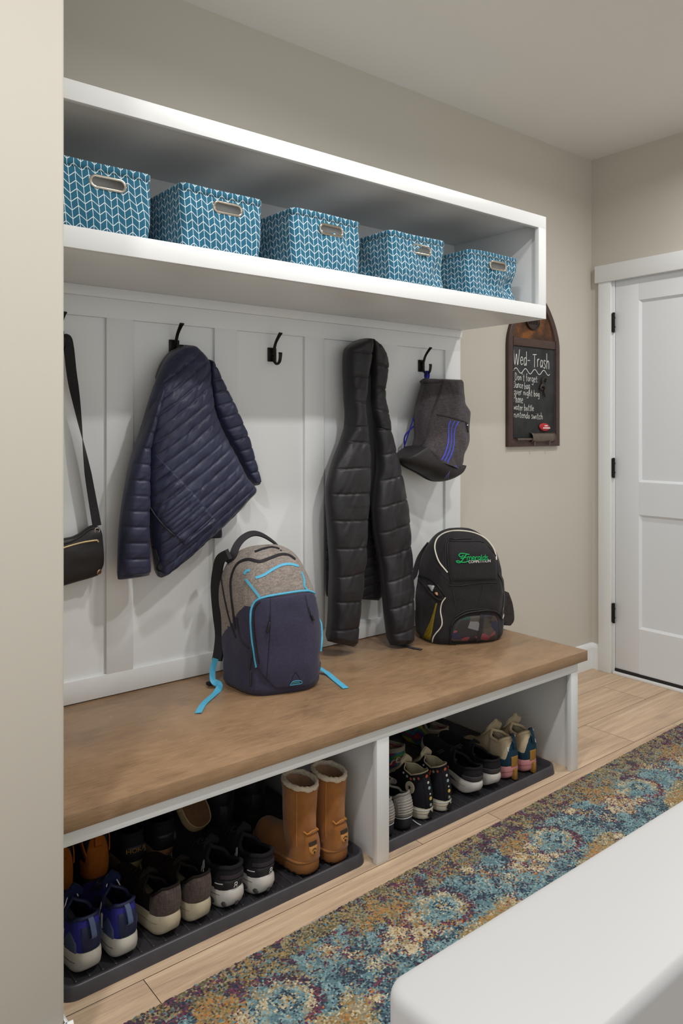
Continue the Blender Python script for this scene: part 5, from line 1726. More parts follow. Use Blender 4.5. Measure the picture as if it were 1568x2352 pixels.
# ------------------------------------------------------------------ black hooded puffer jacket
def build_black_jacket():
    Z = lambda L: zlist(L, 720, 760, 3.1375)
    r = thing('hooded_jacket', 'black hooded puffer jacket with both sleeves hanging down to the bench', 'jacket', tuple(at(840, 790, Y=-.07)))
    soft('jacket_back', Z([(170, 960), (105, 1110), (85, 1300), (80, 1550), (84, 1750), (92, 1900), (128, 1918)]), Z([(420, 940), (440, 1110), (450, 1300), (480, 1600), (506, 1790), (500, 1890), (470, 1942)]), .062, .016, .03, M_BLKNY, r, 70, 150, quilt(-.12, 1, .036, .005, .2, 12))
    soft('inside_lining', Z([(362, 300), (345, 560), (360, 680), (385, 860), (388, 1100), (378, 1300)]), Z([(420, 300), (425, 560), (440, 690), (460, 900), (445, 1140), (440, 1340)]), .085, .008, .04, M_BLKIN, r, 20, 50)
    hq = quilt(.05, 1, .095, .0075, .35, 14, .004, .35)
    soft('hood', Z([(352, 56), (265, 104), (236, 150), (234, 280), (247, 480), (257, 590), (246, 700)]), Z([(362, 56), (384, 110), (386, 200), (368, 320), (352, 470), (342, 590), (362, 700)]),
         lambda v: np.interp(v, [0, .1, .5, 1], [.072, .082, .09, .10]), .046, .05, M_BLKNY, r, 50, 130, hq, .5, (1, 0))
    soft('hood', Z([(362, 56), (390, 120), (402, 250), (405, 400), (412, 560), (440, 700)]), Z([(372, 56), (445, 105), (492, 165), (510, 240), (500, 330), (488, 470), (518, 610), (528, 720)]),
         lambda v: np.interp(v, [0, .1, .5, 1], [.072, .078, .085, .09]), .040, .045, M_BLKNY, r, 50, 130, quilt(.25, 1, .085, .007, .2, 15, .005, .35), .5, (1, 0))
    soft('sleeve', Z([(247, 690), (196, 820), (150, 930), (112, 1060), (98, 1150), (102, 1280), (114, 1480), (128, 1680), (124, 1880), (118, 2090), (100, 2235)]),
         Z([(356, 682), (384, 830), (391, 950), (391, 1080), (386, 1200), (380, 1290), (364, 1480), (346, 1680), (324, 1880), (302, 2090), (287, 2274)]),
         lambda v: np.interp(v, [0, .2, .6, 1], [.10, .115, .125, .13]), .046, .048, M_BLKNY, r, 64, 220, quilt(.04, 1, .0985, .0085, .22, 16, .0065, .26), .5, (0, 1))
    soft('sleeve', Z([(432, 700), (452, 860), (456, 1000), (440, 1140), (428, 1260), (436, 1400), (458, 1540), (490, 1700), (508, 1890), (528, 2080), (555, 2262)]),
         Z([(528, 720), (560, 840), (592, 950), (622, 1090), (645, 1200), (662, 1300), (685, 1500), (692, 1700), (693, 1890), (690, 2080), (686, 2246)]),
         lambda v: np.interp(v, [0, .2, .6, .85, 1], [.095, .11, .135, .175, .19]), .042, .045, M_BLKNY, r, 64, 220, quilt(-.20, 1, .0955, .0085, .55, 17, .0065, .26), .5, (0, 1))
    p = at(808, 1449, Y=-.16)
    b = MB().box(p - (.009, .001, .0016), p + (.004, .002, .0016), .0005)
    b.build('sleeve_mark', M_PALELINE, r)


build_black_jacket()


# ------------------------------------------------------------------ drawstring gym bag
def build_gym_bag():
    Z = lambda L: zlist(L, 900, 780, 6.72)
    r = thing('drawstring_bag', 'charcoal drawstring gym bag with three blue stripes on the right-hand hook', 'bag', tuple(at(985, 870, Y=-.06)))
    m_h = weave('charcoal_heather', (44, 40, 43), (78, 70, 74), 420, .7, (.12, 1, 1))
    m_b = plain('black_coated', (36, 33, 34), .55, 0, .4, .1, 120, .15)
    m_cord = plain('royal_cord', (44, 44, 150), .8, 0, .25, .15, 300, .4)
    m_st = plain('blue_print', (62, 78, 206), .5, 0, .4, .05)
    n1 = VN(410)
    D = lambda v: np.interp(v, [0, .3, .7, 1], [.075, .090, .105, .11])
    rel = lambda x, z, u, v: .012 * (n1(x * 22, z * 16) - .5) + .003 * (n1(x * 90, z * 40) - .5)
    o, s = soft('bag_body', Z([(486, 600), (474, 640), (490, 692), (445, 850), (402, 1000), (372, 1150), (374, 1300), (380, 1500), (352, 1640), (350, 1720), (450, 1860)]),
                Z([(1078, 622), (1086, 760), (1090, 900), (1092, 985), (1140, 1080), (1158, 1140), (1140, 1250), (1118, 1400), (1110, 1560), (1070, 1680), (1010, 1800), (968, 1930), (900, 2020)]), D, lambda v: np.interp(v, [0, .2, .6, 1], [.030, .055, .085, .09]), .06, m_h, r, 90, 110, rel, .5, (1, 0))
    o2, s2 = soft('bag_base', Z([(350, 1636), (440, 1810), (560, 1915), (700, 1972), (830, 1985), (930, 1945), (972, 1925)]), Z([(150, 1780), (100, 1850), (180, 1950), (400, 2065), (650, 2192), (890, 2112), (950, 1990)]), .112, lambda v: .055 + .040 * math.sin(PI * (v * .75 + .12)), .06, m_b, r, 50, 80, lambda x, z, u, v: .006 * (n1(x * 20, z * 20) - .5), .5, (1, 1), True)
    soft('bag_base_side', Z([(340, 1636), (240, 1720), (110, 1822)]), Z([(470, 1850), (330, 1940), (190, 1952)]), .075, .03, .04, m_b, r, 24, 24)
    s.strap('seam_tape', Z([(812, 590), (770, 720), (712, 900), (650, 1060), (600, 1240), (560, 1400), (500, 1560), (420, 1690)]), .0085, m_b, r)
    s.cord('hem_roll', Z([(484, 672), (560, 672), (640, 668), (780, 660)]), .0022, m_b, r, 30)
    s.strap('zip', Z([(690, 1160), (800, 1180), (950, 1215), (1115, 1265)]), .0062, M_ZIP, r, .003)
    p, n = s.hit(*zpx(1125, 1270, 900, 780, 6.72))
    P = [p + n * .006, p + (.004, -.008, -.014), p + (.005, -.009, -.022)]
    pl = mesh('zip_pull', *ribbon(catmull(P + [p + (.008, -.010, -.045)], 12), .0058, .003, (0, -1, 0)), M_ZIP, r)
    q = p + np.array([.004, -.011, -.014]); MB().box(q - (.003, .001, .002), q + (.003, .002, .003), .0005).build('pull_tip', M_PALELINE, pl)
    for k in range(3):
        dx = k * 66
        a = [(905 + dx * .92, 1248 + dx * .14), (872 + dx * .80, 1340 + dx * .1), (872 + dx * .62, 1480), (862 + dx * .72, 1600), (820 + dx * .78, 1750), (750 + dx * .85, 1880), (690 + dx * .95, 1960)]
        s.strap('stripe', Z(a), .0052, m_st, r, .0008, 40, .0008)
    s.cord('base_piping', Z([(362, 1690), (450, 1835), (560, 1920), (700, 1978), (830, 1990), (930, 1950)]), .0014, plain('grey_piping', (82, 80, 80), .6), r, 50, .003)
    # small three-bar mark on the base
    lg = MB()
    for k in range(3):
        a = zpx(808 + k * 26, 2146 - k * 4, 900, 780, 6.72); b = zpx(846 + k * 20, 2085 - k * 28, 900, 780, 6.72)
        P, N = s2.path([a, b], 8, .001); lg.add(*ribbon(P, .0022, .0008, N))
    lg.build('printed_logo', plain('lilac_print', (112, 110, 176), .5), r)
    # cords: over the hook, and the loose one at the left
    hk = np.array([-1.299, -.0455, 1.5225])
    top = [s.hit(*zpx(x, 596, 900, 780, 6.72))[0] for x in (510, 570, 625)]
    for a, b, dx in ((top[0], top[1], -.004), (top[1], top[2], .004)):
        P = catmull([a + (0, .01, -.012), hk + (dx - .004, -.012, -.012), hk + (dx, 0, .0065), hk + (dx + .002, .012, -.010), b + (0, .012, -.014)], 26)
        mesh('draw_cord', *tube(P, .0035, 8), m_cord, r)
    for L in ([(380, 1060), (340, 1180), (290, 1340), (230, 1520), (180, 1680), (140, 1800)], [(376, 1310), (310, 1360), (240, 1430), (195, 1500), (190, 1600), (210, 1740)]):
        P = [at(*q, Y=-.062 - .012 * math.sin(i)) for i, q in enumerate(Z(L))]
        mesh('loose_cord', *tube(catmull(P, 40), .0030, 8), m_cord, r)
    c = at(*zpx(118, 1815, 900, 780, 6.72), Y=-.07)
    mesh('cord_knot', *grid(lambda a, b: c + np.array([.0065 * math.cos(a) * math.sin(b), .006 * math.sin(a) * math.sin(b), .0065 * math.cos(b)]), 12, 8, (0, 2 * PI), (0.05, PI - .05), closeu=True), m_cord, r)


build_gym_bag()


# ------------------------------------------------------------------ backpacks
def pack_shape(base, ang, H, wf, wb, df, db, ftop, dome, na=120, nh=90, seed=1, wob=.004, topw=.55, e=.5, botr=.025, lean=0.0, shear=0.0):
    """Standing pack: plan is a rounded trapezoid (front half-width wf, back wb, front depth df, back db), domed over at the top."""
    c, s_ = math.cos(ang), math.sin(ang)
    e1 = np.array([c, s_, 0]); e2 = np.array([s_, -c, 0])          # width, forward
    nz = VN(seed)
    def S(a, t):
        h = H * t
        k = smooth01((h - ftop) / (H - ftop))
        q = max(0.0, (h - ftop) / (H - ftop))
        f = df * math.sqrt(max(0, 1 - q ** 2)) if q > 0 else df
        b = db * math.sqrt(max(0, 1 - max(0, (h - dome) / (H - dome)) ** 2.6)) if h > dome else db
        sh = 1 - (1 - topw) * max(0, (h - ftop * .8) / (H - ftop * .8)) ** 1.7
        if q > 0: sh *= math.sqrt(max(0, 1 - q ** 5)) * .92 + .08
        bt = 1 - .10 * max(0, 1 - h / botr) ** 2 if botr else 1
        cx = math.cos(a); sy = math.sin(a)
        X = np.sign(cx) * abs(cx) ** e; Y = np.sign(sy) * abs(sy) ** e
        dep = (f if Y > 0 else b) * Y
        fr = (Y + 1) / 2
        hw = (wb * (1 - fr) + wf * fr) * sh
        x = X * hw * bt
        wv = wob * (nz(a * 2.2 + 5, t * 6) - .5) * 2 * min(1, 4 * t) + wob * .5 * (nz(a * 6 + 9, t * 14) - .5)
        p = np.array(base) + e1 * (x + X * wv - shear * smooth01((h - .12) / (H - .12))) + e2 * (dep * bt + Y * wv - lean * h) + np.array([0, 0, h])
        return p
    V, F = grid(lambda t, a: S(a, t), nh, na, (0, 1), (0, 2 * PI), closev=True)
    F.append(tuple(range(na))[::-1] if False else tuple(range(na)))
    F.append(tuple((nh - 1) * na + j for j in range(na))[::-1])
    return V, F, e1, e2, S


def split_build(V, F, classes, names, mats, parent):
    """Give each class of faces its own mesh object."""
    out = []
    F = np.array([f for f in F if len(f) == 4]); cl = np.array(classes)
    for k, (nm, mt) in enumerate(zip(names, mats)):
        f = F[cl == k]; idx = np.unique(f); remap = -np.ones(len(V), int); remap[idx] = np.arange(len(idx))
        o = mesh(nm, V[idx], remap[f].tolist(), mt, parent); out.append(o)
        bm = bmesh.new(); bm.from_mesh(o.data); bmesh.ops.recalc_face_normals(bm, faces=bm.faces); bm.to_mesh(o.data); bm.free()
    return out


def build_day_pack():
    Zb = .4412
    Z = lambda L: zlist(L, 440, 1200, 4.1263)
    r = thing('school_backpack', 'grey and navy backpack with bright blue trim standing on the bench', 'backpack', (-2.21, -.22, Zb))
    m_gr = weave('grey_heather', (110, 102, 96), (160, 150, 142), 420, .85, (.12, 1, 1))
    m_nv = weave('navy_canvas', (50, 48, 68), (62, 60, 82), 700, .8, (1, 1, .3), 1.0)
    m_bl = plain('aqua_trim', (86, 178, 214), .55, 0, .35, .06, 200, .2)
    m_dk = plain('black_trim', (38, 36, 40), .7, 0, .3, .12, 300, .3)
    base = (-2.206, -.238, Zb)
    V, F, e1, e2, S = pack_shape(base, -.262, .458, .120, .182, .122, .098, .300, .36, na=200, nh=170, seed=61, wob=.005, topw=.64, e=.52, shear=.030)
    def side(c):
        d = c - np.array(base); return d @ e1, d @ e2, d[2]
    Q = [f for f in F if len(f) == 4]
    ctr = V[np.array(Q)].mean(1)
    cl = []
    for c in ctr:
        x, d, h = side(c)
        lim = .285 - max(0, (.085 - d)) * .9 if d < .1 else .285
        cl.append(0 if h < max(lim, .14) else 1)
    split_build(V, F, cl, ['lower_body', 'upper_body'], [m_nv, m_gr], r)
    mesh('base_panel', V[:200] + (0, 0, .0004), [tuple(range(200))], m_nv, r)
    top = V[-200:]; mesh('top_panel', top, [tuple(range(200))], m_gr, r)
    s = Surf(V, F)
    # front pocket with its bright zip line
    A = Z([(560, 800), (555, 950), (560, 1100), (600, 1330), (700, 1490), (790, 1575)])
    B = Z([(1195, 720), (1235, 900), (1235, 1100), (1222, 1280), (1200, 1440), (1130, 1530)])
    TL = Z([(600, 740), (720, 690), (900, 665), (1100, 640), (1170, 670)])
    po, ps = s.panel('front_pocket', Z([(640, 722), (585, 800), (575, 950), (585, 1120), (600, 1300), (650, 1420), (720, 1500), (790, 1575)]),
                     Z([(1120, 655), (1190, 720), (1222, 880), (1228, 1050), (1220, 1230), (1215, 1380), (1180, 1470), (1120, 1545)]), m_nv, r, 50, 40, .004, .012)
    s2 = Surf(np.vstack([V, ps.V]), [f for f in F if len(f) == 4] + [tuple(i + len(V) for i in f) for f in lattice_faces(50, 40)])
    s2.cord('pocket_piping', Z([(612, 1370), (590, 1230), (570, 1080), (560, 900), (572, 800), (620, 735), (720, 700), (880, 672), (1040, 650), (1130, 655), (1185, 705), (1215, 820), (1230, 960), (1228, 1100), (1218, 1220)]), .0036, m_bl, r, 110, .002)
    s2.strap('zip_line', Z([(640, 1340), (618, 1200), (600, 1050), (590, 900), (606, 800), (650, 750)]), .0035, M_ZIP, r, .002, 40)
    for L in ([(745, 720), (745, 830), (745, 950), (735, 1150), (720, 1350), (710, 1470)], [(1075, 690), (1095, 790), (1110, 860)]):
        s2.cord('pleat', Z(L), .0011, m_dk, r, 40, .0004)
    for (a, b, c) in (((742, 860), (738, 940), (715, 1040)), ((1100, 800), (1118, 860), (1145, 925))):
        P, N = s2.path(Z([a, b]), 10, .003); mesh('zip_cord', *tube(P, .0012, 6), m_dk, r)
        P, N = s2.path(Z([b, c]), 10, .0045); mesh('zip_pull', *tube(P, np.interp(np.linspace(0, 1, 10), [0, .3, 1], [.0025, .0045, .0038]), 8), M_BLACKSYN, r)
    for pts in ([(570, 1150), (572, 1210), (572, 1290)], [(566, 1310), (562, 1350), (560, 1385)], [(572, 1400), (570, 1480), (566, 1550)]):
        P, N = s2.path(Z(pts), 12, .007); mesh('zip_pull', *tube(P, np.interp(np.linspace(0, 1, 12), [0, .6, 1], [.002, .0036, .0030]), 8), M_BLACKSYN, r)
    P, N = s2.path(Z([(930, 1542), (960, 1505), (1030, 1498), (1036, 1525), (930, 1542)]), 40, .0016)
    tr = mesh('badge_edge', *tube(P, .0009, 6), m_bl, r)
    s2.panel('badge', Z([(935, 1540), (962, 1508)]), Z([(1034, 1524), (1028, 1501)]), plain('teal_badge', (60, 116, 122), .5), r, 8, 8, .0014)
    for L in ([(985, 1415), (960, 1460), (930, 1540)], [(985, 1415), (1010, 1455), (1034, 1500)]): s2.cord('badge_crease', Z(L), .0008, m_dk, r, 16, .0004)
    # trim on the grey top
    s.strap('top_trim', Z([(605, 525), (680, 500), (760, 450), (850, 405), (930, 395), (1010, 415)]), .0085, m_bl, r, .002)
    s.strap('side_trim', Z([(512, 540), (560, 600), (600, 650), (645, 710)]), .0075, m_bl, r, .002)
    s.strap('side_trim', Z([(1040, 470), (1062, 540), (1066, 600), (1090, 635)]), .0075, m_bl, r, .002)
    s.strap('trim_tab', Z([(500, 490), (520, 460), (552, 455)]), .0085, m_bl, r, .003, 14)
    s.strap('compartment_zip', Z([(415, 1010), (395, 850), (378, 700), (372, 560), (400, 450), (450, 380), (540, 350), (640, 372), (740, 340), (840, 305), (920, 310), (980, 350)]), .0105, m_dk, r, .003, 80)
    s.strap('rear_zip', Z([(420, 1090), (350, 880), (300, 640), (280, 480), (300, 390), (370, 300)]), .006, m_dk, r, .003, 60)
    s.strap('top_zip', Z([(600, 280), (680, 250), (760, 235), (830, 250)]), .009, m_dk, r, .003, 30)
    s.cord('pocket_edge', Z([(430, 900), (450, 1050), (490, 1140), (545, 1190)]), .0022, m_dk, r, 30)
    # carry handle
    a, _ = s.hit(*zpx(345, 390, 440, 1200, 4.1263)); b, _ = s.hit(*zpx(860, 275, 440, 1200, 4.1263))
    pts = [at(*zpx(x, y, 440, 1200, 4.1263), Y=d) for x, y, d in ((390, 310, -.185), (430, 215, -.18), (490, 145, -.175), (570, 105, -.17), (650, 112, -.165), (740, 160, -.16), (820, 225, -.155))]
    mesh('carry_handle', *ribbon(catmull([a + (0, -.004, 0)] + pts + [b + (0, 0, -.004)], 50), np.interp(np.linspace(0, 1, 50), [0, .15, .5, 1], [.030, .026, .022, .022]), .004, np.stack([np.linspace(-.5, .75, 50), np.linspace(-.75, -.45, 50), np.linspace(.7, .6, 50)], 1)), m_dk, r, auto=60)
    # shoulder strap at the wall side, and the blue strap ends
    P = [at(*zpx(x, y, 440, 1200, 4.1263), Y=d) for x, y, d in ((350, 300, -.20), (275, 345, -.13), (245, 450, -.10), (228, 620, -.085), (245, 850, -.085), (268, 1050, -.085), (258, 1200, -.10), (240, 1310, -.11))]
    mesh('shoulder_strap', *ribbon(catmull(P, 50), .034, .012, (-.80, -.60, 0)), m_dk, r, auto=60)
    def web(name, pts, w=.021):
        P = catmull(pts, 40); mesh(name, *ribbon(P, w, .0018, np.stack([np.zeros(40) - .15, -np.interp(np.linspace(0, 1, 40), [0, .45, .62, 1], [1, .9, .05, .02]), np.interp(np.linspace(0, 1, 40), [0, .45, .62, 1], [.1, .3, 1, 1])], 1)), m_bl, r, auto=60)
    g = lambda x, y, z=.4432: at(*zpx(x, y, 440, 1200, 4.1263), Z=z)
    web('strap_end', [at(*zpx(228, 1290, 440, 1200, 4.1263), Y=-.115), at(*zpx(200, 1400, 440, 1200, 4.1263), Y=-.125), g(205, 1500, .466), g(265, 1540, .452), g(240, 1600), g(175, 1660), g(110, 1720, .4432), g(60, 1805)])
    c = g(190, 1520, .447)
    MB().box(c - (.017, .010, .005), c + (.017, .010, .005), .003).build('strap_buckle', m_dk, r)
    P = catmull([g(1150, 1350, .462), g(1235, 1395, .455), g(1290, 1430, .446), g(1360, 1490), g(1460, 1570)], 24)
    mesh('strap_end', *ribbon(P, .021, .0018, (0, -.05, 1)), m_bl, r, auto=60)


build_day_pack()


def build_dance_pack():
    Zb = .4412
    Z = lambda L: zlist(L, 920, 1190, 5.6)
    zp = lambda x, y: zpx(x, y, 920, 1190, 5.6)
    r = thing('team_backpack', 'black backpack with white piping and green lettering at the right end of the bench', 'backpack', (-1.33, -.22, Zb))
    m_b = weave('black_polyester', (26, 24, 26), (40, 37, 40), 600, .8, (1, 1, .5))
    m_w = plain('white_piping', (214, 208, 194), .6, 0, .35, .05)
    base = (-1.302, -.232, Zb)
    V, F, e1, e2, S = pack_shape(base, -.40, .440, .164, .180, .125, .088, .215, .30, na=160, nh=120, seed=71, wob=.006, topw=.62, e=.55, botr=.03)
    o = mesh('pack_body', V, F, m_b, r)
    s = Surf(V, F)
    s.cord('piping', Z([(600, 700), (500, 570), (448, 430), (446, 330), (490, 245), (600, 182), (760, 166), (940, 192), (1080, 262), (1175, 370), (1218, 470), (1226, 540)]), .0030, m_w, r, 100, .002)
    s.cord('piping', Z([(575, 1020), (530, 1090), (512, 1200), (530, 1320), (518, 1400), (440, 1500), (412, 1560), (412, 1650)]), .0026, m_w, r, 70, .002)
    s.cord('piping', Z([(1345, 1010), (1362, 1080), (1342, 1180), (1302, 1290)]), .0026, m_w, r, 40, .002)
    # front pocket with its own zip, seam across the middle
    po, ps = s.panel('upper_pocket', Z([(640, 290), (600, 340), (598, 500), (610, 650), (640, 820)]), Z([(1040, 300), (1130, 370), (1215, 480), (1240, 640), (1240, 800)]), m_b, r, 30, 26, .004, .008)
    s2 = Surf(np.vstack([V, ps.V]), [f for f in F if len(f) == 4] + [tuple(i + len(V) for i in f) for f in lattice_faces(30, 26)])
    s2.cord('pocket_zip', Z([(650, 830), (620, 650), (606, 480), (606, 340), (640, 295), (760, 300), (880, 300), (1040, 305), (1130, 370), (1220, 490)]), .0028, M_ZIP, r, 80)
    s2.cord('pocket_zip', Z([(575, 640), (575, 450), (585, 320), (630, 262), (700, 275), (800, 268), (900, 266)]), .0024, M_ZIP, r, 60)
    s2.cord('seam', Z([(620, 865), (760, 868), (900, 850), (1060, 832), (1240, 830)]), .0018, M_ZIP, r, 40)
    for L in ([(650, 870), (680, 1000), (700, 1130)], [(1060, 850), (1040, 980), (1000, 1120)], [(460, 620), (540, 730), (640, 830)]): s2.cord('fold', Z(L), .0016, m_b, r, 24, .0006)
    # mesh pocket at the bottom with colourful things behind the net
    m_net = NT('net_pocket'); uv = m_net.coord(scale=(1, 1, 1))
    cell = m_net.n('ShaderNodeTexVoronoi', {'Vector': m_net.coord(scale=(1, 1, 1.3)), 'Scale': 26.0, 'Randomness': 1.0})
    hue = m_net.n('ShaderNodeSeparateColor', {'Color': cell.outputs['Color']})
    colr = m_net.ramp(hue.outputs[0], [(0, lin(60, 54, 52)), (.22, lin(196, 92, 104)), (.36, lin(24, 84, 74)), (.5, lin(96, 84, 74)), (.66, lin(176, 176, 178)), (.78, lin(58, 56, 92)), (.9, lin(110, 98, 86))], 'CONSTANT')
    sx = m_net.n('ShaderNodeSeparateXYZ', {'Vector': m_net.coord(rot=(0, .6, 0))})
    net = m_net.math('MAXIMUM', m_net.math('LESS_THAN', m_net.math('PINGPONG', m_net.math('DIVIDE', sx.outputs[0], .0022), .5), .20), m_net.math('LESS_THAN', m_net.math('PINGPONG', m_net.math('DIVIDE', sx.outputs[2], .0022), .5), .20))
    m_net.base(m_net.mix(net, colr, lin(30, 28, 30)), .6, 0, .35); m_net = m_net.m
    no, ns = s.panel('net_pocket', Z([(850, 1262), (730, 1320), (670, 1420), (645, 1520), (650, 1590)]), Z([(1120, 1240), (1215, 1265), (1250, 1370), (1250, 1500), (1235, 1570)]), m_net, r, 26, 30, .002, .010)
    s3 = Surf(np.vstack([V, ns.V]), [f for f in F if len(f) == 4] + [tuple(i + len(V) for i in f) for f in lattice_faces(26, 30)])
    s3.strap('pocket_webbing', Z([(1045, 1235), (1038, 1340), (1020, 1470), (992, 1575)]), .0165, M_WEB, r, .003, 24)
    s3.cord('pocket_zip', Z([(630, 1610), (640, 1450), (670, 1340), (760, 1260), (870, 1215), (1000, 1195), (1140, 1185), (1240, 1215), (1285, 1280)]), .0036, M_ZIP, r, 70)
    s3.cord('pocket_zip', Z([(700, 1270), (820, 1200), (960, 1175), (1120, 1168)]), .0022, M_ZIP, r, 40)
    P = [s3.hit(*zp(x, y))[0] + (0, -.008, 0) for x, y in ((640, 1355), (622, 1430), (630, 1520), (618, 1590), (622, 1640))]
    zpull = mesh('zip_cord', *tube(catmull(P, 24), .0022, 6), M_ZIP, r)
    # side pocket on the left with yellow net wedge and a bottle cap peeping out
    s.cord('pocket_rim', Z([(205, 730), (300, 850), (400, 980), (500, 1050), (560, 1020)]), .0032, m_b, r, 40)
    s.cord('pocket_rim', Z([(205, 725), (330, 760), (440, 830), (520, 930), (575, 1010)]), .0026, M_ZIP, r, 40)
    m_y = NT('yellow_net'); sx = m_y.n('ShaderNodeSeparateXYZ', {'Vector': m_y.coord(rot=(0, .7, .3))})
    net = m_y.math('MAXIMUM', m_y.math('LESS_THAN', m_y.math('PINGPONG', m_y.math('DIVIDE', sx.outputs[0], .0030), .5), .17), m_y.math('LESS_THAN', m_y.math('PINGPONG', m_y.math('DIVIDE', sx.outputs[2], .0030), .5), .17))
    m_y.base(m_y.mix(net, lin(176, 150, 30), lin(44, 38, 18)), .6, 0, .3)
    s.panel('net_gusset', Z([(452, 1080), (385, 1300), (300, 1480), (255, 1575)]), Z([(475, 1080), (440, 1250), (410, 1450), (388, 1580)]), m_y.m, r, 20, 8, .0015)
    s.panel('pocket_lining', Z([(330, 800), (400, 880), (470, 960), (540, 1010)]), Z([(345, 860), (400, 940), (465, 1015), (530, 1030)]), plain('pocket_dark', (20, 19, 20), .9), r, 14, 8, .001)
    s.panel('foil_wrapper', Z([(335, 852), (375, 900), (405, 945)]), Z([(438, 865), (425, 905), (412, 948)]), plain('silver_foil', (196, 200, 204), .25, .6, .5, .15, 200, .6), r, 10, 8, .004, .004)
    s.panel('orange_packet', Z([(430, 955), (450, 975), (468, 995)]), Z([(470, 950), (478, 972), (482, 995)]), plain('tan_packet', (200, 148, 110), .6), r, 8, 6, .003, .003)
    # lettering: flowing green word over plain white capitals
    gm = plain('green_thread', (22, 166, 92), .6, 0, .3, .1, 500, .4); wm = plain('white_thread', (230, 230, 226), .6, 0, .3, .05, 500, .3)
    T = MB()
    def word(pts_list, rad):
        for L in pts_list:
            P, N = s2.path(Z(L), max(10, 4 * len(L)), .0018); T.add(*tube(P, rad, 6))
    word([[(878, 470), (830, 462), (775, 455), (745, 475), (760, 500), (790, 495), (800, 475)], [(842, 470), (815, 500), (790, 540), (760, 575), (725, 572), (712, 556), (735, 550), (770, 565), (820, 570), (868, 552)], [(765, 520), (800, 515), (838, 505)]], .0022)
    k = 850
    let = {'m': [[(0, 0), (4, -48)], [(2, -30), (22, -48), (34, -30), (32, 0)], [(33, -30), (54, -48), (66, -28), (64, 0)]], 'e': [[(4, -24), (40, -28), (30, -48), (8, -40), (6, -10), (24, 2), (44, -8)]],
           'r': [[(2, 0), (5, -46)], [(5, -28), (18, -46), (34, -42)]], 'a': [[(38, -42), (14, -46), (4, -22), (16, 0), (36, -16)], [(40, -46), (38, -6), (48, 0)]], 'l': [[(6, -74), (4, -8), (16, 0)]],
           'd': [[(38, -42), (14, -46), (4, -22), (16, 0), (36, -16)], [(42, -74), (40, -6), (50, 0)]], 's': [[(30, -44), (8, -44), (8, -28), (28, -20), (24, 0), (0, -2)]]}
    for ch, wd in zip('meralds', (74, 48, 36, 50, 20, 50, 34)):
        word([[(k + a * .86, 540 + (b * .92) + (k - 850) * .0) for a, b in st] for st in let[ch]], .0017)
        k += wd * .86
    T.build('lettering', gm, r)
    tv, tf = text_mesh('COMPETITION', 1.0)
    x0, x1 = tv[:, 0].min(), tv[:, 0].max()
    W = [s2.hit(*zp(870 + 282 * (q[0] - x0) / (x1 - x0), 580 - 36 * q[1] / .72 - 14 * (q[0] - x0) / (x1 - x0))) for q in tv]
    mesh('capital_lettering', np.array([p + n * .0016 for p, n in W]), tf, wm, r, smooth=False)
    # straps and the side buckle
    P = [at(*zp(x, y), Y=d) for x, y, d in ((370, 330, -.15), (300, 420, -.125), (240, 520, -.115), (200, 640, -.115), (180, 720, -.12), (140, 780, -.13))]
    mesh('shoulder_strap', *ribbon(catmull(P, 30), .022, .008, (-.6, -.8, 0)), M_WEB, r, auto=60)
    g = lambda x, y, z=.443: at(*zp(x, y), Z=z)
    mesh('strap_end', *ribbon(catmull([g(-60, 1600), g(40, 1635), g(140, 1665), g(270, 1690)], 20), .018, .002, (0, 0, 1)), M_WEB, r, auto=60)
    P = [s.hit(*zp(x, y))[0] + (0, -.004, 0) for x, y in ((1250, 700), (1300, 800), (1350, 900), (1370, 980), (1375, 1100), (1330, 1290))]
    mesh('side_strap', *ribbon(catmull(P, 24), .013, .003, (.3, -1, 0)), M_WEB, r, auto=60)
    soft('side_pocket', Z([(1290, 930), (1250, 1050), (1232, 1200), (1234, 1300), (1262, 1370)]), Z([(1312, 930), (1384, 1060), (1416, 1210), (1412, 1310), (1350, 1372)]), lambda v: .235 + .035 * v, .035, .07, plain('brown_net', (40, 33, 32), .7, 0, .3, .5, 60, .3), r, 26, 40)


build_dance_pack()

# ------------------------------------------------------------------ second row of shoes at the back of the cubbies
def hiking_boot(x, y, head, mir, label):
    m_or = plain('orange_suede', (168, 96, 36), .95, 0, .15, .15, 60, .3)
    m_dk = plain('dark_slate_suede', (46, 48, 52), .9, 0, .2, .12, 60, .25)
    m_br = plain('dark_olive_rubber', (58, 50, 30), .75, 0, .3, .1, 40)
    s = Shoe('hiking_boot', label, 'boot', x, y, head, dict(L=.250, W=.0410, hh=.042, hb=.032, ht=.028, flare=1.04, bevel=.006, so=.46, toe=.055, rim=[(0, .150), (.06, .148), (.2, .144), (.46, .150)],
             wr=[(0, .034), (.15, .036), (.3, .034), (.46, .022)], heel_in=.020), 'orange and slate hiking boots', mir)
    so = s.sole(m_br); s.side_line('sole_groove', M_DARKIN, .45, .002, 1.0, so, 1.035)
    s.upper(m_dk, M_DARKIN); s.collar(m_or, .006)
    s.patch('heel_panel', m_or, .22, .04, .80, .003, shape=lambda q: (.02, .34 + .46 * max(0, 1 - (abs(q) * 1.9) ** 3)))
    for sd in (1, -1):
        P = [s.P(sd, a, t) + (-.002, sd * .004, 0) for a, t in ((.05, .45), (.12, .65), (.24, .85), (.36, 1.0))]
        s.add('ankle_strap', *ribbon(catmull(P, 20), .016, .003, (0, sd, .1)), m_or)
    s.tongue(m_dk, .012, .035, .028); s.laces(m_or, 5, .70)
    s.loop(m_or, .040, .020, .030, .60, out=.010)
    s.done()


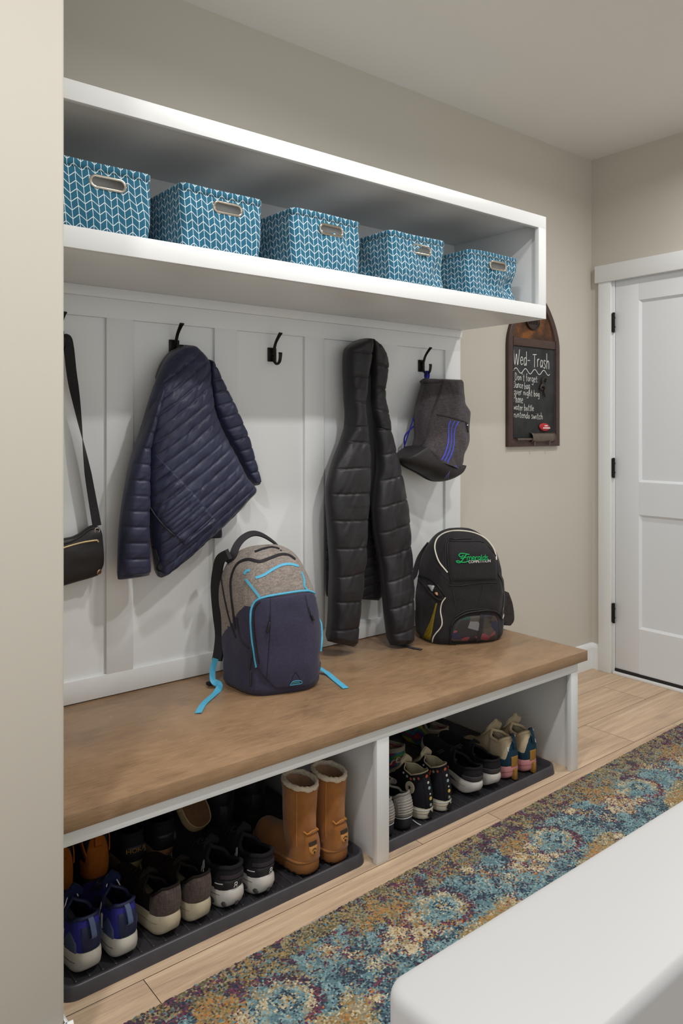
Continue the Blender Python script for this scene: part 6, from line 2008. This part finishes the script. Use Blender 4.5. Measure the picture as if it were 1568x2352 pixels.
hiking_boot(-2.930, -0.315, R_(0), -1, 'orange and slate hiking boot against the left wall, behind the blue shoes')
hiking_boot(-2.832, -0.312, R_(3), 1, 'orange and slate hiking boot with a tall pull tab, behind the blue shoes')


def dark_trainer(x, y, head, mir, label, gold, sole, text):
    s = Shoe('trail_shoe', label, 'shoe', x, y, head, dict(L=.245, W=.0415, hh=.046, hb=.034, ht=.028, flare=1.08, bevel=.012, rim=[(0, .078), (.05, .078), (.15, .064), (.26, .058), (.42, .08)], heel_in=.008), None, mir)
    so = s.sole(sole); s.upper(M_NEARBLACK, M_DARKIN); s.collar(M_NEARBLACK, .005)
    s.patch('heel_counter', M_BLACKSYN, .14, .0, .62, .002)
    s.tongue(M_NEARBLACK); s.laces(M_NEARBLACK, 4, .66)
    if text:
        V, F = text_mesh('HOKA', .020)
        W = []
        c = (V[:, 0].min() + V[:, 0].max()) / 2
        for q in V:
            a = -(q[0] - c)
            p = s.P(1 if a >= 0 else -1, min(.06, (abs(a) / .05) ** 2 * .10), .42 + (q[1]) / .085)
            W.append((p[0] - .0045, a, p[2]))
        s.add('lettering', W, [f[::-1] for f in F], gold, smooth=False)
    for k in range(5):
        w = .010 - .0015 * k
        p = s.P(-1, .03, .30 + .06 * k) + (-.003, -.003, 0)
        s.add('reflective_bar', *tube([p + (.0, w / 2, 0), p + (.004, -w / 2, 0)], .0012, 6), plain('dull_silver', (128, 130, 128), .4, .3))
    s.done()


dark_trainer(-2.722, -0.304, R_(1), -1, 'dark trail shoe with gold heel lettering behind the grey-brown pair', plain('dull_gold', (170, 124, 58), .6), plain('khaki_sole', (150, 138, 92), .7, 0, .3, .1), True)
dark_trainer(-2.624, -0.300, R_(-1), 1, 'dark trail shoe with peach sole edge under the beige slide', plain('dull_gold', (170, 124, 58), .6), plain('peach_sole', (172, 130, 98), .7, 0, .3, .1), False)


def beige_slide():
    m = plain('beige_foam', (176, 152, 112), .75, 0, .3, .08, 60, .2); mi = plain('brown_footbed', (116, 84, 58), .85, 0, .2, .12, 90, .2)
    s = Shoe('slide_sandal', 'beige slide sandal propped up on the dark shoes in the left cubby', 'sandal', -2.520, -0.300, R_(-12), dict(L=.275, W=.054, hh=.030, hb=.024, ht=.022, flare=1.02, bevel=.004, rocker=.012, side=.0), None, 1, .078, R_(46))
    so = s.sole(m)
    n = 40; S = (1 - np.cos(np.linspace(0, PI, n))) / 2
    V = []
    for lay, z, g in ((0, .0008, .90), (1, -.002, .93)):
        for side in (1, -1):
            for q in S: V.append((q * s.L * .985 + .002, side * s.w(q) * g + s.cy(q), s.ztop(q) + z))
    F = [(i, i + 1, n + i + 1, n + i) for i in range(n - 1)]
    for side in (0, 1):
        for i in range(n - 1):
            a = side * n + i; F.append((a, a + 1, 2 * n + a + 1, 2 * n + a))
    s.add('footbed', V, F, mi)
    def band(u, t):
        q = .27 + .46 * u + .06 * math.sin(t * PI); a = PI * t
        return np.array([q * s.L, math.cos(a) * s.w(q) * 1.03 + s.cy(q), s.ztop(q) - .012 + .066 * math.sin(a) ** .7])
    G = np.array([[band(u, t) for t in np.linspace(0, 1, 26)] for u in np.linspace(0, 1, 16)])
    nr = normals_of(G); sg = 1 if nr[8, 13, 2] > 0 else -1
    V = np.vstack([G.reshape(-1, 3), (G - nr * sg * .006).reshape(-1, 3)]); F = lattice_faces(16, 26, sg < 0) + lattice_faces(16, 26, sg > 0, 16 * 26)
    for i in (0, 15):
        for j in range(25): F.append((i * 26 + j, i * 26 + j + 1, 416 + i * 26 + j + 1, 416 + i * 26 + j))
    s.add('strap', V, F, m)
    s.add('strap_rim', *tube(G[0] + (0, 0, .0), .004, 8), m)
    s.done()


beige_slide()


def snow_boot(x, y, head, mir, label):
    s = Shoe('winter_boot', label, 'boot', x, y, head, dict(L=.220, W=.0430, hh=.034, hb=.030, ht=.028, flare=1.05, bevel=.004, so=.30, toe=.06, rim=[(0, .09), (.30, .10)], wr=[(0, .02), (.30, .02)], heel_in=.004), 'black winter boots', mir)
    s.sole(M_RUBBER); s.upper(M_BLACKSYN, M_DARKIN, name='foot', lname='insole')
    n1 = VN(500)
    def ring(t, a):
        z = .05 + .235 * t; rx = .056 + .012 * t; ry = .043 + .010 * t
        pf = .004 * abs(math.sin(t * 5 * PI)) ** .5
        return np.array([.060 + (rx + pf) * math.cos(a), (ry + pf) * math.sin(a), z])
    s.add('shaft', *grid(lambda a, t: ring(t, a), 40, 40, (0, 2 * PI), (0, 1), closeu=True), M_BLKIN)
    s.add('shaft_lining', *grid(lambda a, t: ring(1 - .6 * t, a) * np.array([1, .9, 1]), 30, 6, (0, 2 * PI), (0, 1), closeu=True), M_DARKIN)
    s.add('cuff', *tube([ring(1, a) for a in np.linspace(0, 2 * PI, 40, endpoint=False)], .005, 8, closed=True), M_BLKIN)
    c = ring(.45, PI - .75 * mir)
    s.add('size_tag', *MB_one(c - (.004, .006, .012), c + (.002, .006, .012)), plain('tag_grey', (150, 150, 140), .7))
    s.done()


snow_boot(-2.415, -0.282, R_(0), 1, 'black winter boot with a small pale tag behind the black running shoes')
snow_boot(-2.296, -0.278, R_(0), -1, 'black winter boot tucked behind the tan boots')


def clog(x, y, z, head, mir, label, pitch=0.0, roll=0.0):
    m = NT('tie_dye_foam'); v = m.coord()
    f = m.n('ShaderNodeTexWave', {'Vector': v, 'Scale': 9.0, 'Distortion': 6.0, 'Detail': 2.0, 'Detail Scale': 1.4}, wave_type='RINGS').outputs['Fac']
    g = m.math('FRACT', m.math('ADD', m.math('MULTIPLY', f, .5), m.math('MULTIPLY', m.noise(v, 14, 2), .9)))
    m.base(m.ramp(g, [(.0, lin(190, 54, 44)), (.18, lin(212, 130, 40)), (.34, lin(214, 190, 50)), (.5, lin(70, 140, 66)), (.66, lin(50, 130, 160)), (.82, lin(92, 62, 120)), (1, lin(190, 54, 60))]), .6, 0, .35)
    m = m.m if 'tie_dye' not in MATS else MATS['tie_dye']; MATS['tie_dye'] = m
    mi = plain('pale_footbed', (172, 164, 140), .85, 0, .2, .06, 80, .15)
    s = Shoe('foam_clog', label, 'clog', x, y, head, dict(L=.225, W=.043, hh=.048, hb=.040, ht=.024, flare=1.05, bevel=.004, rocker=.012, so=.48, toe=.052, rim=[(0, .040), (.1, .034), (.25, .024), (.40, .034), (.48, .066)],
             wr=[(0, .03), (.15, .034), (.3, .034), (.48, .026)], heel_in=-.002, pad=.006), 'tie-dye clogs', mir, z, pitch, roll)
    s.sole(m); s.upper(m, mi, name='upper', lname='footbed'); s.collar(m, .0045, 'rim')
    P = [s.P(-1, .42, .95)] + [np.array([q * s.L - .018, -sd, zz]) for q, sd, zz in ((.30, .040, .080), (.12, .030, .088), (.06, 0, .090), (.12, -.030, .088), (.30, -.040, .080))] + [s.P(1, .42, .95)]
    P = np.array(P); c = P.mean(0); hint = P * 0; 
    Q = catmull(P, 40); h = Q - np.array([.09, 0, 0]); h[:, 2] = 0
    s.add('heel_strap', *ribbon(Q, .016, .005, h), mi)
    for sd in (1, -1): s.add('rivet', *disc(s.P(sd, .43, .86) + (0, sd * .003, 0), (0, sd, .3), .007, 16, .0015), M_NEARBLACK)
    for k in range(4):
        a = .56 + .07 * k
        s.add('vent_hole', *disc(s.P(1 if k % 2 else -1, a, .82) + (0, 0, .0005), (0, .4 if k % 2 else -.4, 1), .0042, 12, .0006), M_DARKIN)
    s.done()


clog(-1.682, -0.290, .0098, R_(-8), -1, 'tie-dye clog with pale footbed showing, between the floral high-tops and the black slip-ons')
clog(-1.430, -0.270, .0098, R_(0), 1, 'tie-dye clog at the very back, past the toes of the black slip-ons')
